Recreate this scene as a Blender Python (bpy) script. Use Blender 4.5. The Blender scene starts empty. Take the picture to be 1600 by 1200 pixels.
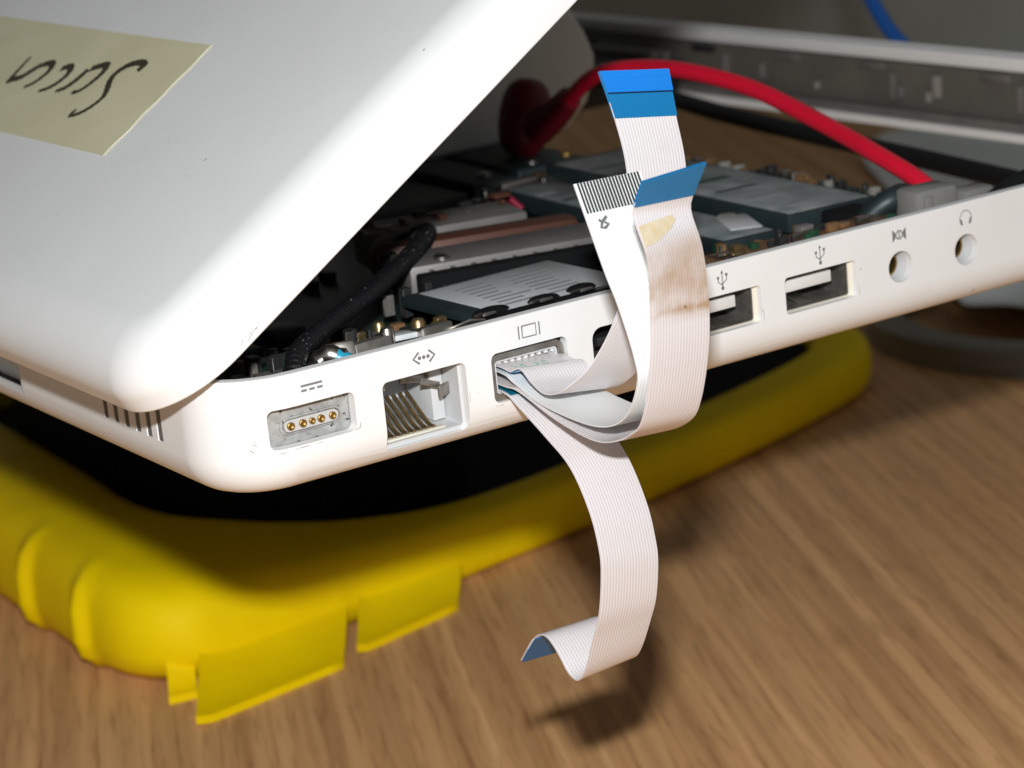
import bpy, bmesh, math, random
from mathutils import Vector, Matrix, noise as mnoise
random.seed(7)
S = 0.001                      # everything below is laid out in millimetres, built in metres
C = bpy.context.scene.collection
V = Vector

# ------------------------------------------------------------------ camera
cam_pos = V((-128.372, -275.333, 96.646))
rx = V((0.83034979, -0.54880642, -0.09659577))
dn = V((-0.22512894, -0.17181768, -0.95905977))
fw = V((0.5097413, 0.81810158, -0.26622098))
cd = bpy.data.cameras.new("camera")
cam = bpy.data.objects.new("camera", cd)
C.objects.link(cam)
M = Matrix((( rx.x, -dn.x, -fw.x), (rx.y, -dn.y, -fw.y), (rx.z, -dn.z, -fw.z))).to_4x4()
M.translation = cam_pos * S
cam.matrix_world = M
cd.sensor_width = 36.0
cd.lens = 3963.96 / 1600 * 36
cd.clip_start = 0.01
cd.clip_end = 20
cd.dof.use_dof = True
cd.dof.focus_distance = 0.330
cd.dof.aperture_fstop = 40.0
bpy.context.scene.camera = cam

# ------------------------------------------------------------------ room light and camera flash
w = bpy.data.worlds.new("World")
bpy.context.scene.world = w
w.use_nodes = True
w.node_tree.nodes["Background"].inputs[0].default_value = (0.98, 1.0, 0.97, 1)
w.node_tree.nodes["Background"].inputs[1].default_value = 0.12
fl = bpy.data.lights.new("flash", 'AREA')
fl.shape = 'RECTANGLE'
fl.size = 0.016
fl.size_y = 0.009
fl.energy = 1.56
fl.color = (0.965, 0.985, 1.0)
flash = bpy.data.objects.new("flash", fl)
C.objects.link(flash)
fpos = cam_pos - dn * 42 - rx * 5
ftar = V((60, 20, 0))
flash.location = fpos * S
flash.rotation_euler = (ftar - fpos).to_track_quat('-Z', 'Y').to_euler()
sc = bpy.context.scene
sc.view_settings.view_transform = 'Standard'
sc.view_settings.look = 'None'
sc.view_settings.exposure = 0.0
sc.view_settings.gamma = 1.0
sc.view_settings.use_curve_mapping = False
sc.cycles.max_bounces = 8
sc.cycles.use_denoising = True

# ------------------------------------------------------------------ materials
def nodes_of(m):
    m.use_nodes = True
    nt = m.node_tree
    return nt, nt.nodes["Principled BSDF"]

def mat(name, col, rough=0.5, metal=0.0, spec=0.5, var=None, bump=None, coat=0.0, specks=None, trans=0.0, rvar=None, sss=0.0):
    """var=(size mm, second colour, amount), bump=(size mm, strength), specks=(size mm, threshold, colour)"""
    m = bpy.data.materials.new(name)
    nt, b = nodes_of(m)
    N, L = nt.nodes, nt.links
    b.inputs["Base Color"].default_value = (*col, 1)
    b.inputs["Roughness"].default_value = rough
    b.inputs["Metallic"].default_value = metal
    b.inputs["Specular IOR Level"].default_value = spec
    b.inputs["Coat Weight"].default_value = coat
    b.inputs["Transmission Weight"].default_value = trans
    if sss:
        b.inputs["Subsurface Weight"].default_value = sss
        b.inputs["Subsurface Radius"].default_value = (0.0012, 0.0010, 0.0008)
    tc = N.new("ShaderNodeTexCoord")
    cur = None
    if var:
        n = N.new("ShaderNodeTexNoise")
        n.inputs["Scale"].default_value = 1000.0 / var[0]
        n.inputs["Detail"].default_value = 5
        L.new(tc.outputs["Object"], n.inputs["Vector"])
        r = N.new("ShaderNodeValToRGB")
        r.color_ramp.elements[0].position = 0.35
        r.color_ramp.elements[1].position = 0.68
        L.new(n.outputs["Fac"], r.inputs["Fac"])
        mm = N.new("ShaderNodeMath"); mm.operation = 'MULTIPLY'; mm.inputs[1].default_value = var[2]
        L.new(r.outputs["Color"], mm.inputs[0])
        mx = N.new("ShaderNodeMix"); mx.data_type = 'RGBA'
        mx.inputs["A"].default_value = (*col, 1)
        mx.inputs["B"].default_value = (*var[1], 1)
        L.new(mm.outputs[0], mx.inputs["Factor"])
        cur = mx.outputs["Result"]
    if specks:
        n = N.new("ShaderNodeTexNoise")
        n.inputs["Scale"].default_value = 1000.0 / specks[0]
        n.inputs["Detail"].default_value = 3
        L.new(tc.outputs["Object"], n.inputs["Vector"])
        r = N.new("ShaderNodeValToRGB")
        r.color_ramp.elements[0].position = specks[1]
        r.color_ramp.elements[1].position = specks[1] + 0.05
        L.new(n.outputs["Fac"], r.inputs["Fac"])
        mx = N.new("ShaderNodeMix"); mx.data_type = 'RGBA'
        if cur: L.new(cur, mx.inputs["A"])
        else: mx.inputs["A"].default_value = (*col, 1)
        mx.inputs["B"].default_value = (*specks[2], 1)
        L.new(r.outputs["Color"], mx.inputs["Factor"])
        cur = mx.outputs["Result"]
    if cur: L.new(cur, b.inputs["Base Color"])
    if rvar:
        n = N.new("ShaderNodeTexNoise"); n.inputs["Scale"].default_value = 1000.0 / rvar[0]; n.inputs["Detail"].default_value = 4
        L.new(tc.outputs["Object"], n.inputs["Vector"])
        mr = N.new("ShaderNodeMapRange"); mr.inputs["To Min"].default_value = rough - rvar[1]; mr.inputs["To Max"].default_value = rough + rvar[1]
        L.new(n.outputs["Fac"], mr.inputs["Value"]); L.new(mr.outputs[0], b.inputs["Roughness"])
    if bump:
        n = N.new("ShaderNodeTexNoise")
        n.inputs["Scale"].default_value = 1000.0 / bump[0]
        n.inputs["Detail"].default_value = 4
        L.new(tc.outputs["Object"], n.inputs["Vector"])
        bp = N.new("ShaderNodeBump")
        bp.inputs["Strength"].default_value = bump[1]
        bp.inputs["Distance"].default_value = bump[0] * S * 0.3
        L.new(n.outputs["Fac"], bp.inputs["Height"])
        L.new(bp.outputs[0], b.inputs["Normal"])
    return m

white_plastic = mat("white_plastic", (0.80, 0.80, 0.79), 0.34, var=(16, (0.70, 0.69, 0.67), 0.35), bump=(0.5, 0.02),
                    specks=(2.2, 0.745, (0.30, 0.27, 0.24)), rvar=(6, 0.08))
lid_plastic = mat("lid_plastic", (0.82, 0.82, 0.81), 0.36, var=(22, (0.74, 0.735, 0.72), 0.4), bump=(0.5, 0.015),
                  specks=(3.0, 0.765, (0.34, 0.31, 0.28)), rvar=(7, 0.08))
inner_white = mat("inner_white", (0.62, 0.62, 0.60), 0.45)
vent_shade = mat("vent_shade", (0.12, 0.115, 0.10), 0.6)  # dark tone that paints the shade inside the rear vents
icon_grey = mat("icon_grey", (0.17, 0.17, 0.18), 0.6)
grimy_plate = mat("grimy_plate", (0.42, 0.42, 0.41), 0.5, metal=0.15, var=(1.6, (0.24, 0.235, 0.22), 0.8), specks=(0.6, 0.62, (0.06, 0.055, 0.05)), bump=(0.3, 0.15))
pill_white = mat("pill_white", (0.50, 0.49, 0.475), 0.4)
gold = mat("gold", (0.34, 0.225, 0.065), 0.5, metal=1.0, var=(0.6, (0.30, 0.18, 0.06), 0.7))
brass_dull = mat("brass_dull", (0.40, 0.30, 0.15), 0.38, metal=0.9, var=(0.7, (0.22, 0.15, 0.07), 0.7))
steel = mat("steel", (0.55, 0.53, 0.49), 0.32, metal=1.0, var=(2.0, (0.32, 0.30, 0.27), 0.6), bump=(0.8, 0.08))
shell_metal = mat("shell_metal", (0.40, 0.385, 0.355), 0.42, metal=0.85, var=(1.5, (0.20, 0.18, 0.15), 0.6))
jack_plastic = mat("jack_plastic", (0.56, 0.57, 0.57), 0.42)
tongue_white = mat("tongue_white", (0.70, 0.69, 0.66), 0.45)
bone_plastic = mat("bone_plastic", (0.66, 0.62, 0.52), 0.5)
black_plastic = mat("black_plastic", (0.012, 0.012, 0.013), 0.5)
dark_board = mat("dark_board", (0.012, 0.020, 0.020), 0.42, var=(5, (0.02, 0.045, 0.03), 0.8), bump=(1.0, 0.2))
green_board = mat("green_board", (0.010, 0.045, 0.025), 0.4, var=(3, (0.02, 0.09, 0.04), 0.6))
teal_metal = mat("teal_metal", (0.026, 0.042, 0.045), 0.45, metal=0.3, var=(6, (0.014, 0.022, 0.025), 0.6))
label_white = mat("label_white", (0.58, 0.595, 0.61), 0.5, var=(9, (0.48, 0.50, 0.51), 0.5))
label_grey = mat("label_grey", (0.30, 0.32, 0.325), 0.5, var=(6, (0.12, 0.16, 0.16), 0.9))
print_grey = mat("print_grey", (0.27, 0.28, 0.295), 0.6)
chip_black = mat("chip_black", (0.018, 0.018, 0.019), 0.45)
foam_black = mat("foam_black", (0.006, 0.0065, 0.007), 0.9, spec=0.15, bump=(0.6, 0.4))
heat_grey = mat("heat_grey", (0.19, 0.18, 0.17), 0.5, metal=0.25, var=(8, (0.13, 0.12, 0.115), 0.7))
copper = mat("copper", (0.085, 0.030, 0.016), 0.5, metal=0.2, var=(5, (0.08, 0.03, 0.02), 0.6))
kapton = mat("kapton", (0.20, 0.105, 0.045), 0.45, var=(5, (0.07, 0.04, 0.022), 0.9))
frame_grey = mat("frame_grey", (0.13, 0.12, 0.10), 0.55, var=(12, (0.08, 0.075, 0.07), 0.6))
rib_pale = mat("rib_pale", (0.24, 0.23, 0.20), 0.5)
clear_grey = mat("clear_grey", (0.20, 0.195, 0.18), 0.25, var=(3, (0.22, 0.21, 0.19), 0.6))
blue_cap = mat("blue_cap", (0.02, 0.30, 0.45), 0.35)
red_rubber = mat("red_rubber", (0.70, 0.010, 0.035), 0.34, var=(9, (0.55, 0.008, 0.028), 0.5))
shaded_red = mat("shaded_red", (0.20, 0.006, 0.014), 0.45)  # plug red, darkened so the lid's shadow is in the colour
magenta_wire = mat("magenta_wire", (0.22, 0.006, 0.03), 0.4)
black_rubber = mat("black_rubber", (0.006, 0.007, 0.007), 0.6, spec=0.25)
braid_mat = mat("braid_mat", (0.005, 0.005, 0.006), 0.42, specks=(0.4, 0.68, (0.14, 0.14, 0.16)), bump=(0.35, 0.6))  # pale specks are small highlights painted into the braid
blue_rubber = mat("blue_rubber", (0.008, 0.085, 0.34), 0.4)
yellow_rubber = mat("yellow_rubber", (0.95, 0.70, 0.0), 0.6, spec=0.12, var=(26, (0.88, 0.58, 0.0), 0.7), bump=(9.0, 0.10), specks=(4.5, 0.76, (0.30, 0.20, 0.02)))
paper = mat("paper", (0.88, 0.91, 0.91), 0.7, var=(25, (0.72, 0.75, 0.75), 0.5))
dish_plastic = mat("dish_plastic", (0.22, 0.21, 0.175), 0.3, var=(20, (0.15, 0.14, 0.12), 0.6))
cover_grey = mat("cover_grey", (0.78, 0.83, 0.80), 0.4)
box_grey = mat("box_grey", (0.40, 0.40, 0.365), 0.7, var=(60, (0.31, 0.31, 0.275), 0.6))
ink = mat("ink", (0.035, 0.028, 0.012), 0.55)
print_black = mat("print_black", (0.16, 0.16, 0.165), 0.55)
print_green = mat("print_green", (0.10, 0.42, 0.25), 0.5)
blue_film = mat("blue_film", (0.008, 0.17, 0.42), 0.26, var=(7, (0.008, 0.20, 0.42), 0.6))
teal_film = mat("teal_film", (0.006, 0.13, 0.20), 0.35)
deep_blue = mat("deep_blue", (0.006, 0.12, 0.32), 0.4)
dark_blue = mat("dark_blue", (0.004, 0.02, 0.06), 0.5)
blue_bright = mat("blue_bright", (0.010, 0.20, 0.68), 0.32)
finger_tin = mat("finger_tin", (0.075, 0.085, 0.075), 0.35, metal=0.4)
glue = mat("glue", (0.70, 0.56, 0.34), 0.4, var=(1.5, (0.74, 0.66, 0.50), 0.8), bump=(0.4, 0.3))

# masking tape with crepe wrinkles
tape_mat = mat("tape_mat", (0.68, 0.63, 0.43), 0.55, var=(14, (0.61, 0.565, 0.36), 0.6), bump=(0.7, 0.25))

def ribbon_material(name, ca, cb, stain=False):
    m = bpy.data.materials.new(name)
    nt, b = nodes_of(m); N, L = nt.nodes, nt.links
    uv = N.new("ShaderNodeUVMap"); uv.uv_map = "UVMap"
    sp = N.new("ShaderNodeSeparateXYZ"); L.new(uv.outputs[0], sp.inputs[0])
    m1 = N.new("ShaderNodeMath"); m1.operation = 'MULTIPLY'; m1.inputs[1].default_value = 2 * math.pi * 20
    L.new(sp.outputs["X"], m1.inputs[0])
    c = N.new("ShaderNodeMath"); c.operation = 'COSINE'; L.new(m1.outputs[0], c.inputs[0])
    mr = N.new("ShaderNodeMapRange"); mr.inputs["From Min"].default_value = -1; mr.inputs["From Max"].default_value = 1
    L.new(c.outputs[0], mr.inputs["Value"])
    mx = N.new("ShaderNodeMix"); mx.data_type = 'RGBA'
    mx.inputs["A"].default_value = (*ca, 1); mx.inputs["B"].default_value = (*cb, 1)
    L.new(mr.outputs[0], mx.inputs["Factor"])
    cur = mx.outputs["Result"]
    tc = N.new("ShaderNodeTexCoord")
    n = N.new("ShaderNodeTexNoise"); n.inputs["Scale"].default_value = 160; n.inputs["Detail"].default_value = 6
    L.new(tc.outputs["Object"], n.inputs["Vector"])
    if stain:
        # brown smear left by old adhesive, a band across part of the length
        cr = N.new("ShaderNodeValToRGB")
        e = cr.color_ramp.elements
        q = lambda d: 1 - d / stain
        e[0].position = q(20.2); e[0].color = (0, 0, 0, 1)
        e[1].position = q(8.0); e[1].color = (0, 0, 0, 1)
        for d, c_ in ((19.2, 0.25), (18.3, 1.0), (17.6, 0.55), (14.5, 0.5), (11.0, 0.35)):
            k = e.new(q(d)); k.color = (c_, c_, c_, 1)
        L.new(sp.outputs["Y"], cr.inputs["Fac"])
        nr = N.new("ShaderNodeMapRange"); nr.inputs["From Min"].default_value = 0.30; nr.inputs["From Max"].default_value = 0.75
        L.new(n.outputs["Fac"], nr.inputs["Value"])
        mu = N.new("ShaderNodeMath"); mu.operation = 'MULTIPLY'; L.new(cr.outputs[0], mu.inputs[0]); L.new(nr.outputs[0], mu.inputs[1])
        m2 = N.new("ShaderNodeMath"); m2.operation = 'MULTIPLY'; m2.inputs[1].default_value = 2.6; m2.use_clamp = True; L.new(mu.outputs[0], m2.inputs[0])
        mx2 = N.new("ShaderNodeMix"); mx2.data_type = 'RGBA'
        L.new(cur, mx2.inputs["A"]); mx2.inputs["B"].default_value = (0.46, 0.32, 0.21, 1)
        L.new(m2.outputs[0], mx2.inputs["Factor"]); cur = mx2.outputs["Result"]
    # faint handling marks
    rr = N.new("ShaderNodeValToRGB"); rr.color_ramp.elements[0].position = 0.68; rr.color_ramp.elements[1].position = 0.78
    L.new(n.outputs["Fac"], rr.inputs["Fac"])
    mq = N.new("ShaderNodeMath"); mq.operation = 'MULTIPLY'; mq.inputs[1].default_value = 0.25; L.new(rr.outputs[0], mq.inputs[0])
    mx3 = N.new("ShaderNodeMix"); mx3.data_type = 'RGBA'; L.new(cur, mx3.inputs["A"]); mx3.inputs["B"].default_value = (0.45, 0.42, 0.38, 1)
    L.new(mq.outputs[0], mx3.inputs["Factor"])
    L.new(mx3.outputs["Result"], b.inputs["Base Color"])
    b.inputs["Roughness"].default_value = 0.27
    return m
ribbon_pink = ribbon_material("ribbon_pink", (0.82, 0.79, 0.795), (0.68, 0.64, 0.65))
ribbon_white = ribbon_material("ribbon_white", (0.84, 0.85, 0.84), (0.72, 0.73, 0.72))

def wood_material():
    m = bpy.data.materials.new("beech_wood")
    nt, b = nodes_of(m); N, L = nt.nodes, nt.links
    tc = N.new("ShaderNodeTexCoord")
    mp = N.new("ShaderNodeMapping"); mp.inputs["Rotation"].default_value = (0, 0, math.radians(-66))
    L.new(tc.outputs["Object"], mp.inputs["Vector"])
    m2 = N.new("ShaderNodeMapping"); m2.inputs["Scale"].default_value = (3, 330, 1)
    L.new(mp.outputs[0], m2.inputs["Vector"])
    n1 = N.new("ShaderNodeTexNoise"); n1.inputs["Scale"].default_value = 1.0; n1.inputs["Detail"].default_value = 6; n1.inputs["Distortion"].default_value = 0.5
    L.new(m2.outputs[0], n1.inputs["Vector"])
    r1 = N.new("ShaderNodeValToRGB")
    r1.color_ramp.elements[0].position = 0.33; r1.color_ramp.elements[0].color = (0.50, 0.262, 0.110, 1)
    r1.color_ramp.elements[1].position = 0.70; r1.color_ramp.elements[1].color = (0.74, 0.43, 0.195, 1)
    L.new(n1.outputs["Fac"], r1.inputs["Fac"])
    m3 = N.new("ShaderNodeMapping"); m3.inputs["Scale"].default_value = (60, 700, 1)
    L.new(mp.outputs[0], m3.inputs["Vector"])
    n2 = N.new("ShaderNodeTexNoise"); n2.inputs["Scale"].default_value = 1.0; n2.inputs["Detail"].default_value = 3
    L.new(m3.outputs[0], n2.inputs["Vector"])
    r2 = N.new("ShaderNodeValToRGB")
    r2.color_ramp.elements[0].position = 0.30; r2.color_ramp.elements[0].color = (0.42, 0.34, 0.28, 1)
    r2.color_ramp.elements[1].position = 0.48; r2.color_ramp.elements[1].color = (1, 1, 1, 1)
    L.new(n2.outputs["Fac"], r2.inputs["Fac"])
    wv = N.new("ShaderNodeTexWave"); wv.wave_type = 'BANDS'; wv.bands_direction = 'Y'
    wv.inputs["Scale"].default_value = 30; wv.inputs["Distortion"].default_value = 9.0; wv.inputs["Detail"].default_value = 3; wv.inputs["Detail Scale"].default_value = 0.35
    mw = N.new("ShaderNodeMapping"); mw.inputs["Scale"].default_value = (0.12, 1, 1)
    L.new(mp.outputs[0], mw.inputs["Vector"]); L.new(mw.outputs[0], wv.inputs["Vector"])
    rw = N.new("ShaderNodeValToRGB"); rw.color_ramp.elements[0].color = (0.72, 0.66, 0.60, 1); rw.color_ramp.elements[1].color = (1.08, 1.05, 1.0, 1)
    L.new(wv.outputs["Fac"], rw.inputs["Fac"])
    mxw = N.new("ShaderNodeMix"); mxw.data_type = 'RGBA'; mxw.blend_type = 'MULTIPLY'; mxw.inputs["Factor"].default_value = 0.38
    L.new(r1.outputs[0], mxw.inputs["A"]); L.new(rw.outputs[0], mxw.inputs["B"])
    mx = N.new("ShaderNodeMix"); mx.data_type = 'RGBA'; mx.blend_type = 'MULTIPLY'; mx.inputs["Factor"].default_value = 0.46
    L.new(mxw.outputs["Result"], mx.inputs["A"]); L.new(r2.outputs[0], mx.inputs["B"])
    n3 = N.new("ShaderNodeTexNoise"); n3.inputs["Scale"].default_value = 55; n3.inputs["Detail"].default_value = 3
    L.new(tc.outputs["Object"], n3.inputs["Vector"])
    r3 = N.new("ShaderNodeValToRGB"); r3.color_ramp.elements[0].position = 0.735; r3.color_ramp.elements[1].position = 0.80
    L.new(n3.outputs["Fac"], r3.inputs["Fac"])
    mq = N.new("ShaderNodeMath"); mq.operation = 'MULTIPLY'; mq.inputs[1].default_value = 0.55; L.new(r3.outputs[0], mq.inputs[0])
    mx2 = N.new("ShaderNodeMix"); mx2.data_type = 'RGBA'; L.new(mx.outputs["Result"], mx2.inputs["A"])
    mx2.inputs["B"].default_value = (0.14, 0.12, 0.10, 1); L.new(mq.outputs[0], mx2.inputs["Factor"])
    L.new(mx2.outputs["Result"], b.inputs["Base Color"])
    b.inputs["Roughness"].default_value = 0.5
    bp = N.new("ShaderNodeBump"); bp.inputs["Strength"].default_value = 0.15; bp.inputs["Distance"].default_value = 0.0003
    L.new(n2.outputs["Fac"], bp.inputs["Height"]); L.new(bp.outputs[0], b.inputs["Normal"])
    return m
wood = wood_material()

# ------------------------------------------------------------------ builders (all coordinates in mm, world axes)
def root_loc(o):
    p = V((0, 0, 0))
    while o:
        p += V(o.location); o = o.parent
    return p

def finish(me, mat_, smooth=40):
    me.materials.append(mat_)
    if smooth:
        me.polygons.foreach_set("use_smooth", [True] * len(me.polygons))
        me.set_sharp_from_angle(angle=math.radians(smooth))
    me.update()

def link(name, me, parent=None, origin=None):
    o = bpy.data.objects.new(name, me)
    C.objects.link(o)
    if parent: o.parent = parent
    elif origin is not None: o.location = V(origin) * S
    return o

def obj(name, verts, faces, mat_, parent=None, origin=(0, 0, 0), smooth=40, uv=None):
    off = root_loc(parent) if parent else V(origin) * S
    me = bpy.data.meshes.new(name)
    me.from_pydata([tuple(V(v) * S - off) for v in verts], [], faces)
    if uv:
        lay = me.uv_layers.new(name="UVMap")
        for l in me.loops: lay.data[l.index].uv = uv[l.vertex_index]
    me.validate()
    bm = bmesh.new(); bm.from_mesh(me); bmesh.ops.recalc_face_normals(bm, faces=bm.faces); bm.to_mesh(me); bm.free()
    finish(me, mat_, smooth)
    return link(name, me, parent, origin)

def bm_obj(name, bm, mat_, parent=None, origin=(0, 0, 0), smooth=40):
    bm.verts.ensure_lookup_table(); bm.faces.ensure_lookup_table()
    for i, v in enumerate(bm.verts): v.index = i
    r = obj(name, [v.co.copy() for v in bm.verts], [[v.index for v in f.verts] for f in bm.faces], mat_, parent, origin, smooth)
    bm.free()
    return r

def bm_box(bm, x0, x1, y0, y1, z0, z1, bevel=0.0, rot=0.0, seg=2, tilt=None):
    t = bmesh.new()
    bmesh.ops.create_cube(t, size=1)
    for v in t.verts: v.co = V((v.co.x * (x1 - x0), v.co.y * (y1 - y0), v.co.z * (z1 - z0)))
    if bevel > 0: bmesh.ops.bevel(t, geom=list(t.edges), offset=bevel, segments=seg, profile=0.5, affect='EDGES')
    R = Matrix.Rotation(math.radians(rot), 3, 'Z')
    if tilt: R = R @ Matrix.Rotation(math.radians(tilt[0]), 3, 'X') @ Matrix.Rotation(math.radians(tilt[1]), 3, 'Y')
    c = V(((x0 + x1) / 2, (y0 + y1) / 2, (z0 + z1) / 2))
    mp = {}
    for v in t.verts: mp[v] = bm.verts.new(R @ v.co + c)
    for f in t.faces: bm.faces.new([mp[v] for v in f.verts])
    t.free()

def box(name, x0, x1, y0, y1, z0, z1, mat_, parent=None, bevel=0.2, rot=0.0, tilt=None, seg=2):
    bm = bmesh.new(); bm_box(bm, x0, x1, y0, y1, z0, z1, bevel, rot, seg, tilt)
    return bm_obj(name, bm, mat_, parent)

def spline(pts, n):
    """Catmull-Rom through 3D points, n samples evenly by length"""
    P = [V(p) for p in pts]
    P = [2 * P[0] - P[1]] + P + [2 * P[-1] - P[-2]]
    dense = []
    for i in range(1, len(P) - 2):
        for k in range(24):
            t = k / 24
            a, b, c, d = P[i - 1], P[i], P[i + 1], P[i + 2]
            dense.append(0.5 * ((2 * b) + (c - a) * t + (2 * a - 5 * b + 4 * c - d) * t * t + (3 * b - a - 3 * c + d) * t ** 3))
    dense.append(P[-2])
    cum = [0]
    for i in range(1, len(dense)): cum.append(cum[-1] + (dense[i] - dense[i - 1]).length)
    out, j = [], 0
    for i in range(n):
        s = cum[-1] * i / (n - 1)
        while j < len(cum) - 2 and cum[j + 1] < s: j += 1
        f = (s - cum[j]) / max(1e-9, cum[j + 1] - cum[j])
        out.append(dense[j].lerp(dense[j + 1], min(1, f)))
    return out

def tube_mesh(pts, rad, seg=14, cap=True):
    """pts resampled list of Vectors; rad number or function of (0..1)"""
    vs, fs = [], []
    T = [(pts[min(i + 1, len(pts) - 1)] - pts[max(i - 1, 0)]).normalized() for i in range(len(pts))]
    up = V((0, 0, 1)) if abs(T[0].z) < 0.9 else V((1, 0, 0))
    nrm = (up - T[0] * up.dot(T[0])).normalized()
    for i, p in enumerate(pts):
        nrm = (nrm - T[i] * nrm.dot(T[i])).normalized()
        b = T[i].cross(nrm)
        r = rad(i / (len(pts) - 1)) if callable(rad) else rad
        for k in range(seg):
            a = 2 * math.pi * k / seg
            vs.append(p + (nrm * math.cos(a) + b * math.sin(a)) * r)
    for i in range(len(pts) - 1):
        for k in range(seg):
            fs.append((i * seg + k, i * seg + (k + 1) % seg, (i + 1) * seg + (k + 1) % seg, (i + 1) * seg + k))
    if cap:
        fs.append(tuple(range(seg))); fs.append(tuple(range((len(pts) - 1) * seg, len(pts) * seg)))
    return vs, fs

def tube(name, pts, rad, mat_, parent=None, n=40, seg=14, origin=None, smooth=50):
    p = spline(pts, n)
    vs, fs = tube_mesh(p, rad, seg)
    return obj(name, vs, fs, mat_, parent, origin if origin is not None else pts[0], smooth)

def lathe(name, prof, center, axis, mat_, parent=None, seg=28, smooth=40, closed=False):
    """prof = [(radius, height along axis)]"""
    A = V(axis).normalized(); U = A.orthogonal().normalized(); W = A.cross(U)
    vs, fs = [], []
    for r, h in prof:
        for k in range(seg):
            a = 2 * math.pi * k / seg
            vs.append(V(center) + A * h + (U * math.cos(a) + W * math.sin(a)) * r)
    n = len(prof)
    for i in range(n if closed else n - 1):
        j = (i + 1) % n
        for k in range(seg): fs.append((i * seg + k, i * seg + (k + 1) % seg, j * seg + (k + 1) % seg, j * seg + k))
    if not closed:
        fs.append(tuple(range(seg))); fs.append(tuple(range((n - 1) * seg, n * seg)))
    return obj(name, vs, fs, mat_, parent, center, smooth)

def strokes(name, lines, width, place, mat_, parent, height=0.05, smooth_lines=True, taper=False):
    """flat print: each 2D polyline becomes a thin raised band; place(a, b, h) -> 3D point"""
    vs, fs = [], []
    for ln in lines:
        pts = [V((p[0], p[1], 0)) for p in ln]
        wd = width
        if smooth_lines and len(pts) > 2: pts = spline(pts, 6 * len(pts))
        L, R = [], []
        for i, p in enumerate(pts):
            t = (pts[min(i + 1, len(pts) - 1)] - pts[max(i - 1, 0)]).normalized()
            nn = V((-t.y, t.x, 0))
            f = 1.0
            if taper: f = 0.72 + 0.35 * math.sin(3.1 * i / len(pts) + 0.8) + 0.12 * math.sin(i * 1.7)
            L.append(p + nn * wd / 2 * f); R.append(p - nn * wd / 2 * f)
        b0 = len(vs)
        for a, b in zip(L, R):
            vs += [place(a.x, a.y, height), place(b.x, b.y, height), place(a.x, a.y, 0.0), place(b.x, b.y, 0.0)]
        for i in range(len(L) - 1):
            q = b0 + 4 * i
            fs += [(q, q + 1, q + 5, q + 4), (q, q + 4, q + 6, q + 2), (q + 1, q + 3, q + 7, q + 5)]
        e = b0 + 4 * (len(L) - 1)
        fs += [(b0, b0 + 2, b0 + 3, b0 + 1), (e, e + 1, e + 3, e + 2)]
    return obj(name, vs, fs, mat_, parent, smooth=0)

def filled(name, polys, place, mat_, parent, height=0.05):
    vs, fs = [], []
    for pg in polys:
        n = len(pg); b = len(vs)
        vs += [place(p[0], p[1], height) for p in pg] + [place(p[0], p[1], 0.0) for p in pg]
        fs.append(tuple(range(b, b + n)))
        for i in range(n): fs.append((b + i, b + (i + 1) % n, b + n + (i + 1) % n, b + n + i))
    return obj(name, vs, fs, mat_, parent, smooth=0)

def circle(cx, cy, r, n=20): return [(cx + r * math.cos(2 * math.pi * i / n), cy + r * math.sin(2 * math.pi * i / n)) for i in range(n)]

def thing(name, label, cat, loc, group=None):
    o = bpy.data.objects.new(name, None)
    C.objects.link(o)
    o.location = V(loc) * S
    o.empty_display_size = 0.005
    o["label"] = label; o["category"] = cat
    if group: o["group"] = group
    return o

def tag(o, label, cat, group=None):
    o["label"] = label; o["category"] = cat
    if group: o["group"] = group
    return o

def rrect(x0, x1, z0, z1, r, n=6):
    out = []
    for cx, cz, a0 in ((x1 - r, z1 - r, 0), (x0 + r, z1 - r, 90), (x0 + r, z0 + r, 180), (x1 - r, z0 + r, 270)):
        for i in range(n + 1):
            a = math.radians(a0 + 90 * i / n)
            out.append((cx + r * math.cos(a), cz + r * math.sin(a)))
    return out

# ------------------------------------------------------------------ the table
bm = bmesh.new()
bm_box(bm, -250, 1000, -250, 1200, -108, -80, 1.5)
table = bm_obj("table_top", bm, wood, None, (0, 0, -80))
table["kind"] = "structure"

# ------------------------------------------------------------------ laptop
LX, LY, H = 227.0, 325.0, 16.0
laptop = thing("laptop", "white plastic laptop with keyboard removed, lid half raised and row of side ports", "laptop", (100, 150, 0))

def sweep_rrect(prof, lx, ly, rad, seg=14):
    """closed profile [(inset, z)] swept round a rounded rectangle; returns rings of points"""
    st = []
    for cx, cy, a0 in ((rad, rad, 180), (lx - rad, rad, 270), (lx - rad, ly - rad, 0), (rad, ly - rad, 90)):
        for i in range(seg + 1):
            a = math.radians(a0 + 90 * i / seg)
            st.append((cx, cy, math.cos(a), math.sin(a)))
    rings = []
    for cx, cy, ca, sa in st:
        rings.append([V((cx + (rad - o) * ca, cy + (rad - o) * sa, z)) for o, z in prof])
    return rings

def ring_mesh(rings):
    n = len(rings[0]); vs = [p for r in rings for p in r]; fs = []
    for i in range(len(rings)):
        j = (i + 1) % len(rings)
        for k in range(n): fs.append((i * n + k, i * n + (k + 1) % n, j * n + (k + 1) % n, j * n + k))
    return vs, fs

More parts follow.
